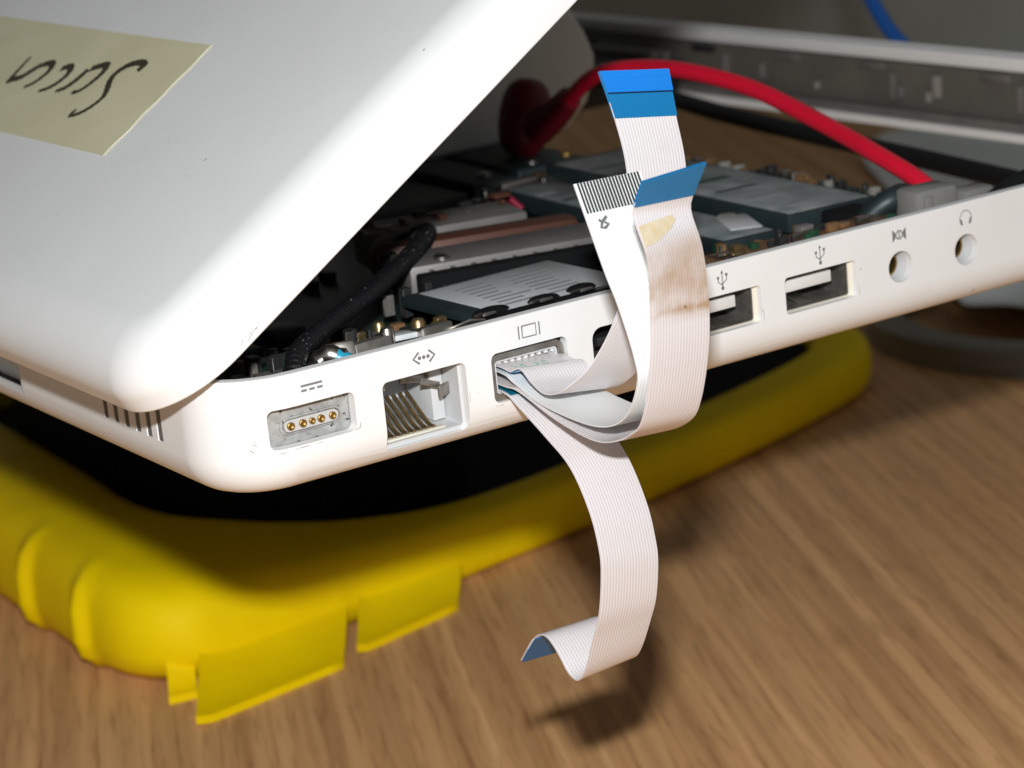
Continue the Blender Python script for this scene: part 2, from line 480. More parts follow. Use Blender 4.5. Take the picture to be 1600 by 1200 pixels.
R0, TH = 5.6, 1.6
prof = [(0.25, H), (0.05, H - 0.1), (0.0, H - 0.3), (0.0, R0 + 1.5)]
for i in range(0, 11):
    a = math.radians(90 * i / 10)
    prof.append((R0 - R0 * math.cos(a), R0 - R0 * math.sin(a)))
prof += [(9.0, 0.0), (9.0, TH)]
for i in range(0, 9):
    a = math.radians(90 - 90 * i / 8)
    prof.append((R0 - (R0 - TH) * math.cos(a), R0 - (R0 - TH) * math.sin(a)))
prof += [(TH, H - 0.15), (TH - 0.15, H)]
vs, fs = ring_mesh(sweep_rrect(prof, LX, LY, 11.0))
base = obj("base_shell", vs, fs, white_plastic, laptop, smooth=35)

def cutter_y(poly, y0, y1):
    n = len(poly)
    vs = [V((p[0], y0, p[1])) for p in poly] + [V((p[0], y1, p[1])) for p in poly]
    fs = [tuple(range(n)), tuple(range(n, 2 * n))] + [(i, (i + 1) % n, n + (i + 1) % n, n + i) for i in range(n)]
    return vs, fs

PORTS = {
    "power": (7.1, 19.4, 6.5, 11.7, 0.9), "ether": (23.6, 36.3, 2.3, 11.7, 0.9), "display": (40.3, 52.5, 4.9, 11.7, 1.0),
    "fire": (56.6, 67.0, 5.8, 11.6, 1.6), "usb_a": (72.6, 85.8, 6.2, 11.6, 0.6), "usb_b": (90.2, 103.4, 6.2, 11.6, 0.6)}
JACKS = [(111.9, 8.8), (124.9, 8.75)]
cuts = []
for k, (x0, x1, z0, z1, r) in PORTS.items(): cuts.append(cutter_y(rrect(x0, x1, z0, z1, r), -2.0, 3.2))
for cx, cz in JACKS: cuts.append(cutter_y(circle(cx, cz, 2.35, 32), -2.0, 3.2))
VENTS = [17.8, 21.1, 24.5, 28.0, 31.4, 34.7]
def boxmesh(x0, x1, y0, y1, z0, z1):
    v = [V((x, y, z)) for x in (x0, x1) for y in (y0, y1) for z in (z0, z1)]
    return v, [(0, 1, 3, 2), (4, 6, 7, 5), (0, 4, 5, 1), (2, 3, 7, 6), (0, 2, 6, 4), (1, 5, 7, 3)]
for y in VENTS: cuts.append(boxmesh(-1.5, 2.6, y - 0.8, y + 0.8, 6.2, 13.2))
cuts.append(boxmesh(-2.0, 3.6, 64.5, 262, 3.9, 18.5))

def apply_bool(o, parts):
    dg = bpy.context.evaluated_depsgraph_get
    bm = bmesh.new()
    for vs, fs in parts:
        mp = [bm.verts.new(v * S - root_loc(o)) for v in vs]
        for f in fs: bm.faces.new([mp[i] for i in f])
    bmesh.ops.recalc_face_normals(bm, faces=bm.faces)
    me = bpy.data.meshes.new("cut_tmp"); bm.to_mesh(me); bm.free()
    c = bpy.data.objects.new("cut_tmp", me); C.objects.link(c); c.location = root_loc(o)
    md = o.modifiers.new("cut", 'BOOLEAN'); md.operation = 'DIFFERENCE'; md.solver = 'EXACT'; md.object = c
    bpy.context.view_layer.update()
    ev = o.evaluated_get(dg()); new = bpy.data.meshes.new_from_object(ev)
    o.modifiers.clear(); old = o.data; o.data = new
    bpy.data.objects.remove(c); bpy.data.meshes.remove(me); bpy.data.meshes.remove(old)
apply_bool(base, cuts)
# soften cut edges a little, keep flats flat
md = base.modifiers.new("bevel", 'BEVEL'); md.width = 0.14 * S; md.segments = 2; md.limit_method = 'ANGLE'; md.angle_limit = math.radians(40); md.use_clamp_overlap = True; md.harden_normals = False
md = base.modifiers.new("wn", 'WEIGHTED_NORMAL'); md.keep_sharp = True; md.weight = 80
base.data.polygons.foreach_set("use_smooth", [True] * len(base.data.polygons))
base.data.set_sharp_from_angle(angle=math.radians(60))

# floor of the base, with the empty battery bay left open
bm = bmesh.new()
bm_box(bm, 8.9, 151.0, 8.9, LY - 8.9, 0.05, 1.5, 0)
bm_box(bm, 151.01, 217.9, 216.0, LY - 8.9, 0.05, 1.5, 0)
bm_box(bm, 151.01, 217.9, 8.9, 30.0, 0.05, 1.5, 0)
bm_obj("bottom_plate", bm, frame_grey, laptop, smooth=0)

# ---- lid
LA = math.radians(33.1)
ldir, lnor = V((math.cos(LA), 0, math.sin(LA))), V((-math.sin(LA), 0, math.cos(LA)))
L0 = V((-0.5, 0, 16.6))
U0, LT = -6.9, 8.5
def lidp(u, y, n): return L0 + ldir * u + lnor * n + V((0, y, 0))
lprof = [(14.0, 0.6), (1.4, 0.6), (1.2, 0.0), (0.3, 0.0), (0.08, 0.1), (0.0, 0.35), (0.0, 2.3)]
RE, RV = 9.2, 6.2
for i in range(1, 21):
    a = math.radians(90 * i / 20)
    lprof.append((RE - RE * math.cos(a), 2.3 + RV * math.sin(a)))
lprof += [(11.0, LT)]
rings = sweep_rrect(lprof, LX, LY, 12.5, 16)
vs, fs = [], []
n = len(lprof)
for r in rings: vs += [lidp(p.x + U0, p.y, p.z) for p in r]
m_ = len(rings)
for i in range(m_):
    j = (i + 1) % m_
    for k in range(n - 1): fs.append((i * n + k, i * n + k + 1, j * n + k + 1, j * n + k))
fs.append(tuple(i * n + n - 1 for i in range(m_)))
fs.append(tuple(i * n for i in range(m_)))
lid = obj("lid", vs, fs, lid_plastic, laptop, smooth=50)
md = lid.modifiers.new("wn", 'WEIGHTED_NORMAL'); md.keep_sharp = True; md.weight = 90
# dark display panel on the inside of the lid
pv = [lidp(u, y, d) for d in (0.55, -0.6) for u, y in ((3, 8), (LX - 20, 8), (LX - 20, LY - 8), (3, LY - 8))]
obj("display_panel", pv, [(0, 1, 2, 3), (4, 5, 6, 7), (0, 1, 5, 4), (1, 2, 6, 5), (2, 3, 7, 6), (3, 0, 4, 7)], black_plastic, lid, smooth=0)
# scratches and a scuff near the lid corner
def lid_surf(u, y, h=0.0):
    i = max(0.0, min(u - U0, y))
    n_ = LT if i >= RE else 2.3 + RV * math.sqrt(max(0.0, 1 - ((RE - i) / RE) ** 2))
    return lidp(u, y, n_ + 0.006 + h * 0.2)
def scuff(pts, w_, m_):
    strokes("scratch", [pts], w_, lambda u, y, h: lid_surf(u, y, h), m_, lid, height=0.03, smooth_lines=False)
scuff([(1.5, 14.0), (-0.8, 12.6)], 0.10, label_white)
for i in range(9):
    u, y = random.uniform(6, 50), random.uniform(9, 50)
    l_ = random.uniform(0.4, 1.8); an = random.uniform(0, 3.1)
    scuff([(u, y), (u + l_ * math.cos(an), y + l_ * math.sin(an))], random.uniform(0.05, 0.1), random.choice([label_white, inner_white]))
scuff([(27.4, 31.5), (27.8, 31.2)], 0.16, frame_grey)
def side_scuff(u, n0, du, dn_, w_, m_):
    strokes("scratch", [[(u, n0), (u + du, n0 + dn_)]], w_, lambda a, b, h: lidp(a, -0.004 - h * 0.2, b), m_, lid, height=0.03, smooth_lines=False)
for i in range(9):
    side_scuff(6.5 + i * 0.35 + random.uniform(-0.2, 0.2), 0.7 + random.uniform(0, 0.9), random.uniform(0.5, 1.3), random.uniform(0.1, 0.5), random.uniform(0.05, 0.1), random.choice([inner_white, label_white, rib_pale]))
# hinge barrel lying in the rear notch
p = [V((1.0, 68.5, 13.2)), V((1.0, 258, 13.2))]
vs, fs = tube_mesh([p[0].lerp(p[1], i / 6) for i in range(7)], 2.2, 24)
obj("hinge_barrel", vs, fs, inner_white, laptop, smooth=40)
box("hinge_strip", 3.0, 3.55, 64.6, 261.9, 4.0, 15.0, inner_white, laptop, 0.05)

for y in VENTS: box("vent_shade_fill", 0.16, 1.4, y - 0.78, y + 0.78, 6.25, 13.15, vent_shade, laptop, 0)  # dark fillers standing in for the shade inside the vents
# ---- port icons printed on the side
def side(a, b, h): return V((a, -0.005 - h * 0.3, b))
def icon(lines, width=0.16, polys=None, sm=False):
    o = strokes("port_icon", lines, width, side, icon_grey, laptop, height=0.06, smooth_lines=sm)
    if polys: filled("icon_mark", polys, side, icon_grey, o, height=0.06)
icon([[(12.0, 14.02), (15.1, 14.02)], [(12.0, 13.4), (12.8, 13.4)], [(13.15, 13.4), (13.95, 13.4)], [(14.3, 13.4), (15.1, 13.4)]], 0.3)
icon([[(29.5, 14.5), (28.6, 13.72), (29.5, 12.95)], [(31.0, 14.5), (31.85, 13.72), (31.0, 12.95)]], 0.3,
     [circle(29.55, 13.72, 0.26), circle(30.2, 13.72, 0.26), circle(30.85, 13.72, 0.26)])
icon([[(45.0, 14.55), (45.0, 12.75)], [(48.3, 14.55), (48.3, 12.75)],
      [(45.55, 14.45), (47.75, 14.45), (47.75, 12.85), (45.55, 12.85), (45.55, 14.45)]], 0.2)
for cx in (79.2, 96.9):
    icon([[(cx, 12.5), (cx, 14.75)], [(cx, 12.95), (cx - 0.72, 13.5), (cx - 0.72, 14.05)], [(cx, 13.1), (cx + 0.75, 13.65), (cx + 0.75, 14.25)]], 0.15,
         [circle(cx, 12.5, 0.27), [(cx - 0.25, 14.65), (cx + 0.25, 14.65), (cx, 15.1)], circle(cx - 0.72, 14.1, 0.22, 12),
          [(cx + 0.54, 14.15), (cx + 0.96, 14.15), (cx + 0.96, 14.55), (cx + 0.54, 14.55)]])
icon([circle(111.9, 13.6, 0.62, 16) + [(112.52, 13.6)]], 0.22,
     [[(110.6, 14.55), (110.6, 12.65), (111.15, 13.2), (111.15, 14.0)], [(113.2, 14.55), (113.2, 12.65), (112.65, 13.2), (112.65, 14.0)],
      [(111.8, 13.15), (112.0, 13.15), (112.0, 14.05), (111.8, 14.05)]])
arc = [(125.0 + 1.15 * math.cos(math.radians(a)), 13.45 + 1.25 * math.sin(math.radians(a))) for a in range(-10, 191, 20)]
icon([arc], 0.13, [[(123.85, 13.5), (124.15, 13.5), (124.45, 12.6), (124.15, 12.55), (123.9, 12.8)], [(126.15, 13.5), (125.85, 13.5), (125.55, 12.6), (125.85, 12.55), (126.1, 12.8)]])

# grime left round the sockets
grime = mat("grime", (0.30, 0.27, 0.23), 0.7, var=(0.8, (0.62, 0.60, 0.56), 1.0))
for ln, w_ in (([(10.2, 6.22), (11.6, 6.2), (12.4, 6.24)], 0.12), ([(13.0, 6.2), (14.2, 6.22)], 0.09), ([(19.1, 6.6), (19.75, 6.8), (19.85, 7.4)], 0.12), ([(8.0, 6.15), (9.0, 6.1)], 0.08),
               ([(40.4, 4.62), (41.6, 4.6)], 0.16), ([(36.5, 6.2), (36.55, 7.6)], 0.07), ([(86.05, 6.4), (86.1, 7.6)], 0.08), ([(103.75, 6.3), (103.8, 8.0)], 0.08), ([(104.2, 9.9), (104.3, 10.1)], 0.18),
               ([(70.6, 13.3), (70.7, 13.4)], 0.14), ([(88.2, 8.0), (88.3, 8.1)], 0.12), ([(37.8, 7.0), (37.85, 7.1)], 0.14), ([(4.2, 8.6), (4.9, 8.1)], 0.08), ([(3.9, 7.9), (4.4, 7.4)], 0.1)):
    strokes("grime_mark", [ln], w_, lambda a, b, h: V((a, -0.004 - h * 0.2, b)), grime, laptop, height=0.03)
# ---- open-fronted housings behind the ports
def housing(name, x0, x1, z0, z1, y0, y1, th, mat_, parent=laptop, r=0.7):
    o_ = rrect(x0 - th, x1 + th, z0 - th, z1 + th, r + th); i_ = rrect(x0, x1, z0, z1, r); n = len(i_)
    vs = [V((p[0], y0, p[1])) for p in o_] + [V((p[0], y0, p[1])) for p in i_] + [V((p[0], y1 - th, p[1])) for p in i_] + [V((p[0], y1, p[1])) for p in o_]
    fs = []
    for i in range(n):
        j = (i + 1) % n
        fs += [(i, j, n + j, n + i), (n + i, n + j, 2 * n + j, 2 * n + i), (i, j, 3 * n + j, 3 * n + i)]
    fs.append(tuple(range(2 * n, 3 * n))); fs.append(tuple(range(3 * n, 4 * n)))
    return obj(name, vs, fs, mat_, parent, smooth=35)

# power port: grimy plate with a pill of five pins
x0, x1, z0, z1, r = PORTS["power"]
pw = housing("power_port", x0 - 0.05, x1 + 0.05, z0 - 0.05, z1 + 0.05, 1.62, 2.6, 0.5, grimy_plate)
def pill(cx, cz, hw, hr, n=10):
    out = []
    for s_, a0 in ((1, -90), (-1, 90)):
        for i in range(n + 1):
            a = math.radians(a0 + 180 * i / n); out.append((cx + s_ * (hw - hr) + hr * math.cos(a), cz + hr * math.sin(a)))
    return out
vs, fs = cutter_y(pill(13.75, 8.82, 3.95, 0.78), 1.62, 2.3)
obj("pin_bar", vs, fs, pill_white, pw, smooth=35)
po, pi_ = pill(13.75, 8.82, 4.5, 1.12), pill(13.75, 8.82, 4.2, 0.92); n = len(po)
vs = [V((p[0], 1.75, p[1])) for p in po] + [V((p[0], 1.7, p[1])) for p in pi_] + [V((p[0], 2.2, p[1])) for p in po] + [V((p[0], 2.2, p[1])) for p in pi_]
fs = []
for i in range(n):
    j = (i + 1) % n
    fs += [(i, j, n + j, n + i), (i, j, 2 * n + j, 2 * n + i), (n + i, n + j, 3 * n + j, 3 * n + i)]
obj("pin_collar", vs, fs, grimy_plate, pw, smooth=35)
for i, (px_, rr) in enumerate(((10.7, 0.52), (12.45, 0.52), (13.8, 0.43), (15.1, 0.5), (16.8, 0.5))):
    lathe("contact_pin", [(rr, 0.0), (rr, 0.28), (rr * 0.8, 0.34), (rr * 0.62, 0.22), (rr * 0.3, 0.12), (0.02, 0.1)], (px_, 1.6, 8.82), (0, -1, 0), gold, pw, 18)

# ethernet jack
x0, x1, z0, z1, r = PORTS["ether"]
ej = housing("ethernet_port", x0 + 0.35, x1 - 0.35, 2.95, z1 - 0.15, 1.62, 13.0, 0.6, jack_plastic, r=0.4)
for i in range(8):
    px_ = 25.0 + i * 1.02
    vs, fs = tube_mesh(spline([(px_, 2.6, 3.35), (px_ + 0.05, 4.2, 3.6), (px_ + 0.1, 8.5, 6.4), (px_ + 0.1, 9.3, 6.9)], 14), 0.29, 8)
    obj("contact_wire", vs, fs, brass_dull, ej)
box("contact_bed", 24.3, 33.6, 2.1, 3.1, 2.98, 3.3, bone_plastic, ej, 0.05)
box("inner_block", 24.1, 26.2, 4.0, 12.0, 9.4, 11.4, jack_plastic, ej, 0.1)
box("inner_block", 33.9, 35.8, 5.5, 12.2, 3.1, 11.4, jack_plastic, ej, 0.15)
box("shield_spring", 29.0, 34.6, 5.6, 5.9, 8.9, 9.9, shell_metal, ej, 0.05, rot=14, tilt=(0, 12))
box("shield_spring", 33.4, 35.85, 3.2, 3.6, 6.9, 8.5, shell_metal, ej, 0.1, rot=28)
box("shield_spring", 31.0, 34.4, 3.4, 3.8, 8.6, 9.4, shell_metal, ej, 0.1, rot=10, tilt=(0, 22))
box("latch_notch", 27.6, 32.6, 5.0, 9.0, 10.2, 11.4, shell_metal, ej, 0.1)

# display output: steel shell round a pale core
x0, x1, z0, z1, r = PORTS["display"]
dp = housing("display_port", x0 + 0.95, x1 - 0.95, z0 + 0.85, z1 - 1.25, 0.75, 9.0, 0.8, shell_metal, r=0.5)
housing("pale_liner", x0 + 1.35, x1 - 1.35, z0 + 1.2, z1 - 1.6, 1.1, 8.0, 0.33, jack_plastic, dp, r=0.4)
for i in range(9): box("guide_tooth", 42.2 + i * 1.08, 42.75 + i * 1.08, 1.5, 3.0, 9.55, 10.15, tongue_white, dp, 0.08)

# six-sided data port, mostly hidden by the cables
x0, x1, z0, z1, r = PORTS["fire"]
fp = housing("data_port", x0 + 0.3, x1 - 0.3, z0 + 0.3, z1 - 0.3, 1.62, 9.0, 0.4, shell_metal, r=1.3)
box("tongue", 59.0, 64.6, 2.4, 8.0, 8.2, 9.4, black_plastic, fp, 0.15)

# the two square data ports
for k in ("usb_a", "usb_b"):
    x0, x1, z0, z1, r = PORTS[k]
    up = housing("usb_port", x0 + 0.25, x1 - 0.75, z0 + 0.28, z1 - 0.28, 1.3, 12.0, 0.22, shell_metal, r=0.35)
    box("tongue", x0 + 0.35, x1 - 2.9, 2.2, 11.0, 8.75, 10.45, tongue_white, up, 0.12)
    box("spring_tab", x0 + 4.5, x0 + 6.9, 3.0, 7.0, z0 + 0.55, z0 + 0.75, steel, up, 0.05, tilt=(9, 0))
    box("spring_tab", x0 + 0.9, x0 + 2.6, 3.0, 7.0, z0 + 0.55, z0 + 0.75, steel, up, 0.05, tilt=(9, 0))
    o_ = rrect(x0, x1, z0, z1, 0.6); i_ = rrect(x0 + 0.22, x1 - 0.68, z0 + 0.24, z1 - 0.24, 0.4); n = len(i_)
    vs = [V((p[0], 1.0, p[1])) for p in o_] + [V((p[0], 1.35, p[1])) for p in i_] + [V((p[0], 1.9, p[1])) for p in i_] + [V((p[0], 1.9, p[1])) for p in o_]
    fs = []
    for i in range(n):
        j = (i + 1) % n
        fs += [(i, j, n + j, n + i), (n + i, n + j, 2 * n + j, 2 * n + i), (2 * n + i, 2 * n + j, 3 * n + j, 3 * n + i)]
    obj("bezel", vs, fs, bone_plastic, up, smooth=35)

for cx, cz in JACKS:
    aj = lathe("audio_jack", [(2.45, -1.2), (2.32, -1.25), (2.2, -1.8), (1.95, -2.6), (1.9, -7.0), (2.6, -7.0), (2.6, -1.2)], (cx, 0, cz), (0, -1, 0), jack_plastic, laptop, 32, closed=True)
    lathe("gold_ring", [(1.88, -2.9), (1.6, -2.95), (1.6, -4.6), (1.88, -4.6)], (cx, 0, cz), (0, -1, 0), gold, aj, 28, closed=True)
    lathe("back_stop", [(1.85, -5.6), (1.85, -6.6)], (cx, 0, cz), (0, -1, 0), black_plastic, aj, 20)

# ---- inside: front wall frame with ribs
ff = box("front_frame", 222.6, 225.3, 12, LY - 12, 2.4, 12.6, frame_grey, laptop, 0.3)
for yy, hh, ww in ((88, 5.5, 0.7), (112, 4.6, 0.9), (114.5, 2.2, 0.5), (125.5, 5.6, 0.6), (123, 2.6, 0.5), (150, 1.6, 0.4), (169, 3.6, 0.8), (182, 4.2, 0.6), (205, 4, 1.1), (60, 6, 1.1), (236, 5, 1.1)):
    z_ = 5.2 + random.uniform(-0.8, 1.2)
    box("frame_rib", 221.3, 222.7, yy - ww, yy + ww, z_, z_ + hh, random.choice([rib_pale, heat_grey, heat_grey]), ff, 0.3)
for yy in (95, 132, 160, 190):
    box("frame_clip", 221.6, 222.7, yy - 4, yy + 4, 10.6, 12.2, random.choice([chip_black, heat_grey]), ff, 0.3)
box("wall_lip", 222.3, 225.2, 14, LY - 14, 12.9, 15.8, white_plastic, ff, 0.4)
box("frame_ledge", 219.0, 222.5, 12, LY - 12, 1.8, 3.4, heat_grey, ff, 0.3)
box("white_strip", 219.0, 223.0, 206, 232, 8.0, 10.0, rib_pale, ff, 0.3)

# ---- motherboard and the things on it
mb = box("motherboard", 4.0, 150.0, 13.6, 112.0, 5.4, 6.4, dark_board, laptop, 0.1)
box("board_edge", 118, 148.0, 26, 110.0, 6.45, 8.2, green_board, mb, 0.15)
for i in range(22):
    yy = 30 + i * 3.6 + random.uniform(-1, 1)
    hh = random.uniform(0.6, 2.0)
    box("capacitor", 144.2, 145.4 + random.uniform(0, 1.2), yy, yy + random.uniform(0.8, 1.6), 8.2, 8.2 + hh, random.choice([rib_pale, kapton, chip_black, steel]), mb, 0.1)
free = [(6, 46, 15, 24), (6, 22, 16, 60), (24, 46, 26, 60), (8, 60, 60, 108), (96, 104, 30, 90), (78, 100, 16, 30)]
mats_ = [chip_black] * 7 + [shell_metal, kapton, chip_black, steel, rib_pale, green_board]
placed = []
for i in range(150):
    a = random.choice(free)
    sx, sy, sz = random.uniform(0.8, 5.0), random.uniform(0.8, 5.0), random.uniform(0.6, 4.5)
    if random.random() < 0.25: sx, sy, sz = random.uniform(5, 9), random.uniform(4, 8), random.uniform(0.8, 2.0)
    x, y = random.uniform(a[0], a[1]), random.uniform(a[2], a[3])
    if any(abs(x - q[0]) < (sx + q[2]) / 2 + 0.2 and abs(y - q[1]) < (sy + q[3]) / 2 + 0.2 for q in placed): continue
    placed.append((x, y, sx, sy))
    box("chip" if sz < 1.6 else "component", x - sx / 2, x + sx / 2, y - sy / 2, y + sy / 2, 6.4, 6.4 + sz, random.choice(mats_), mb, 0.12)

# wireless card with its white sticker and spring clips
wc = box("wireless_card", 48.3, 74.5, 14.0, 36.2, 11.2, 12.7, teal_metal, laptop, 0.2, rot=2.5)
lb = box("card_label", 51.0, 74.2, 14.4, 35.0, 12.72, 12.82, label_white, wc, 0.03, rot=2.5)
for i in range(8):
    yy = 17.5 + i * 1.9
    for (a0, a1) in ((54.5, 60 + random.uniform(-1.5, 2)), (61.5 + random.uniform(0, 2), 69 + random.uniform(-2, 2))):
        box("print_line", a0, a1, yy, yy + 0.75, 12.822, 12.85, print_grey, lb, 0, rot=2.5)
foam = box("gasket", 46.5, 96.0, 11.0, 13.8, 8.5, 13.3, foam_black, laptop, 0.5)
for cx in (47.4, 56.8, 63.6, 88.0):
    box("spring_clip", cx - 1.1, cx + 1.1, 10.6, 13.4, 13.5, 14.0, steel, laptop, 0.12, rot=2, tilt=(-14, 0))
for cx, cy_, rx_ in ((51.0, 16.2, 3.2), (59.5, 15.6, 2.8), (66.5, 16.4, 2.6), (88.5, 15.5, 2.6)):
    o_ = lathe("foam_pad", [(1.0, 0), (1.0, 0.35), (0.86, 0.7), (0.5, 0.95), (0.02, 1.0)], (0, 0, 0), (0, 0, 1), foam_black, None, 20)
    for v in o_.data.vertices: v.co = V((v.co.x * rx_, v.co.y * 1.9 + 0.4 * v.co.x, v.co.z * 0.9)) + V((cx, cy_, 12.5)) * S - root_loc(laptop)
    o_.location = (0, 0, 0); o_.parent = laptop
box("edge_strip", 65.5, 76, 11.0, 11.7, 13.35, 13.8, steel, laptop, 0.1)
box("grey_tab", 33.8, 37.6, 13.0, 18.5, 12.4, 13.2, label_white, laptop, 0.2, rot=-8, tilt=(-8, 0))
box("foil_flap", 42.4, 45.8, 9.4, 13.0, 13.2, 13.5, shell_metal, laptop, 0.05, rot=25, tilt=(-22, 14))
# heat sink bar and copper pipe
hs = box("heat_sink", 56.5, 94.5, 41.0, 52.0, 8.0, 14.0, heat_grey, laptop, 0.6, rot=-14)
box("copper_pipe", 58.0, 92.0, 55.0, 60.5, 9.0, 14.6, copper, hs, 1.6, rot=-16)
box("heat_sink_fin", 62, 88, 62.0, 74.0, 9.0, 15.2, heat_grey, hs, 0.6, rot=-14)
box("dark_rail", 55, 100, 36.6, 39.5, 8.0, 13.2, foam_black, laptop, 0.4, rot=-13)
# memory modules
ma = box("memory_module", 118.0, 135.5, 30.2, 104.0, 9.0, 11.9, teal_metal, laptop, 0.2, rot=-3)
box("module_label", 118.8, 134.6, 31.0, 102.0, 11.92, 12.02, label_grey, ma, 0.03, rot=-3)
m2 = box("memory_module", 103.8, 114.4, 29.2, 97.0, 7.6, 10.6, teal_metal, laptop, 0.2, rot=-3)
box("module_label", 104.5, 113.8, 30.0, 96.0, 10.62, 10.72, label_grey, m2, 0.03, rot=-3)
box("paper_scrap", 109.5, 114.6, 33.0, 43.5, 10.75, 10.9, label_white, m2, 0.03, rot=-24)
for yy in (45, 58, 66, 80):
    box("board_chip", 114.8, 117.2, yy, yy + 2.2, 8.2, 10.4, random.choice([rib_pale, kapton, steel]), mb, 0.2)
# slabs further in
fm = box("drive_slab", 122.0, 137.5, 113.5, 165.0, 4.5, 9.6, teal_metal, laptop, 0.4, rot=-4)
f2 = box("drive_slab", 110.0, 119.2, 110.8, 150.0, 4.5, 9.4, teal_metal, laptop, 0.4, rot=-4)
box("retaining_bar", 107.4, 115.2, 99.6, 101.6, 8.6, 11.0, steel, laptop, 0.4)
box("retaining_bar", 121.5, 127.6, 99.6, 102.0, 8.6, 11.4, steel, laptop, 0.4)
lathe("screw_head", [(1.4, 0), (1.4, 0.7), (1.0, 1.1), (0.02, 1.15)], (129.4, 99.0, 10.4), (0, 0, 1), steel, laptop, 20)
vs, fs = tube_mesh(spline([(88.0, 78.0, 8.0), (91.5, 78.5, 13.0), (93.0, 77.0, 14.5), (94.8, 74.0, 12.0)], 16), 0.6, 10)
obj("signal_wire", vs, fs, magenta_wire, laptop)
# amber film strip along the ports, with small parts
kp = box("amber_film", 84.0, 120.5, 6.0, 14.6, 13.1, 13.4, kapton, laptop, 0.05, tilt=(2, 0))
for i in range(16):
    xx = 85 + i * 2.15 + random.uniform(-0.8, 0.8)
    yy = random.uniform(6.4, 12.6)
    box("solder_part", xx, xx + random.uniform(0.8, 2.4), yy, yy + random.uniform(0.6, 1.8), 13.35, 13.9 + random.uniform(0, 0.9), random.choice([chip_black, chip_black, kapton, steel, brass_dull, green_board]), kp, 0.12)
box("clip_bar", 99.5, 106.5, 15.5, 17.0, 10.5, 12.2, steel, laptop, 0.3, rot=4)
box("clip_bar", 115.0, 118.0, 14.0, 16.0, 10.5, 12.8, steel, laptop, 0.3)
box("clip_bar", 110.8, 113.4, 21.0, 23.0, 9.5, 12.4, heat_grey, laptop, 0.3)
box("dark_latch", 117.0, 124.0, 17.0, 24.0, 8.5, 13.4, foam_black, laptop, 0.6)
box("dark_latch", 108.0, 114.2, 9.0, 13.0, 9.5, 13.0, foam_black, laptop, 0.5)
# audio board connectors
cb = box("clear_connector", 122.2, 130.4, 7.0, 12.6, 9.0, 17.2, clear_grey, laptop, 1.0, rot=-4)
box("connector_tab", 123.2, 124.8, 6.5, 7.1, 12.0, 16.2, clear_grey, cb, 0.2, rot=-4)
box("connector_cap", 131.6, 137.6, 6.8, 11.0, 9.0, 15.6, clear_grey, laptop, 0.7)
box("steel_tab", 138.2, 140.8, 5.4, 8.2, 12.8, 14.9, steel, laptop, 0.4)
vs, fs = tube_mesh(spline([(134, 4.4, 13.6), (139, 4.6, 15.4), (148, 4.6, 16.6), (165, 4.4, 16.4), (190, 4.6, 15.5)], 24), 1.3, 10)
obj("edge_wire", vs, fs, black_rubber, laptop)
vs, fs = tube_mesh(spline([(118.5, 16.5, 9.0), (120.0, 15.5, 13.0), (123.5, 13.5, 15.4), (128, 16, 14.6)], 20), 1.9, 12)
obj("dark_wire", vs, fs, teal_metal, laptop)
# bits near the rear corner
box("steel_bracket", 26.5, 32.6, 11.6, 15.4, 9.0, 13.9, shell_metal, laptop, 0.4, rot=6, tilt=(-12, 0))
box("steel_bracket", 37.0, 42.2, 11.3, 14.6, 9.5, 13.9, steel, laptop, 0.4, rot=4, tilt=(-14, 0))
lathe("bracket_post", [(1.1, 0), (1.1, 3.6), (0.8, 4.4), (0.02, 4.5)], (33.0, 14.0, 10.4), (0, 0, 1), steel, laptop, 18)
for (cx, cy, rr, hh) in ((42.8, 22.4, 1.05, 5.6), (44.8, 20.6, 1.1, 5.0), (46.4, 21.4, 0.9, 4.6), (39.2, 27.2, 0.9, 5.2), (40.6, 21.0, 0.8, 4.8)):
    lathe("gold_post", [(rr * 1.2, 0), (rr * 1.2, 1.0), (rr, 1.2), (rr, hh), (rr * 0.7, hh + 0.5), (0.02, hh + 0.6)], (cx, cy, 6.5), (0, 0, 1), brass_dull, laptop, 18)
box("steel_bracket", 12.0, 17.0, 6.5, 11.0, 9.5, 13.0, frame_grey, laptop, 0.4, rot=20, tilt=(-12, 6))
box("steel_bracket", 6.2, 10.2, 6.8, 10.5, 9.0, 13.6, frame_grey, laptop, 0.4, rot=-12, tilt=(-10, 10))
box("steel_bracket", 8.5, 16.0, 3.0, 4.6, 12.5, 14.2, shell_metal, laptop, 0.2)
box("steel_bracket", 23.6, 26.6, 10.4, 13.6, 10.0, 14.9, shell_metal, laptop, 0.6, rot=-18, tilt=(-18, 0))
vs, fs = tube_mesh(spline([(20.2, 12.4, 9.0), (20.8, 11.4, 13.0), (22.2, 10.0, 14.2), (24.2, 8.6, 12.6)], 18), lambda t: 1.35 + 0.18 * math.sin(t * 40), 14)
ct = obj("metal_terminal", vs, fs, steel, laptop)
vs, fs = tube_mesh([V((22.4, 9.3, 14.0)), V((23.4, 8.6, 13.4)), V((24.2, 8.0, 12.7))], 1.15, 12)
obj("blue_sleeve", vs, fs, blue_cap, ct)
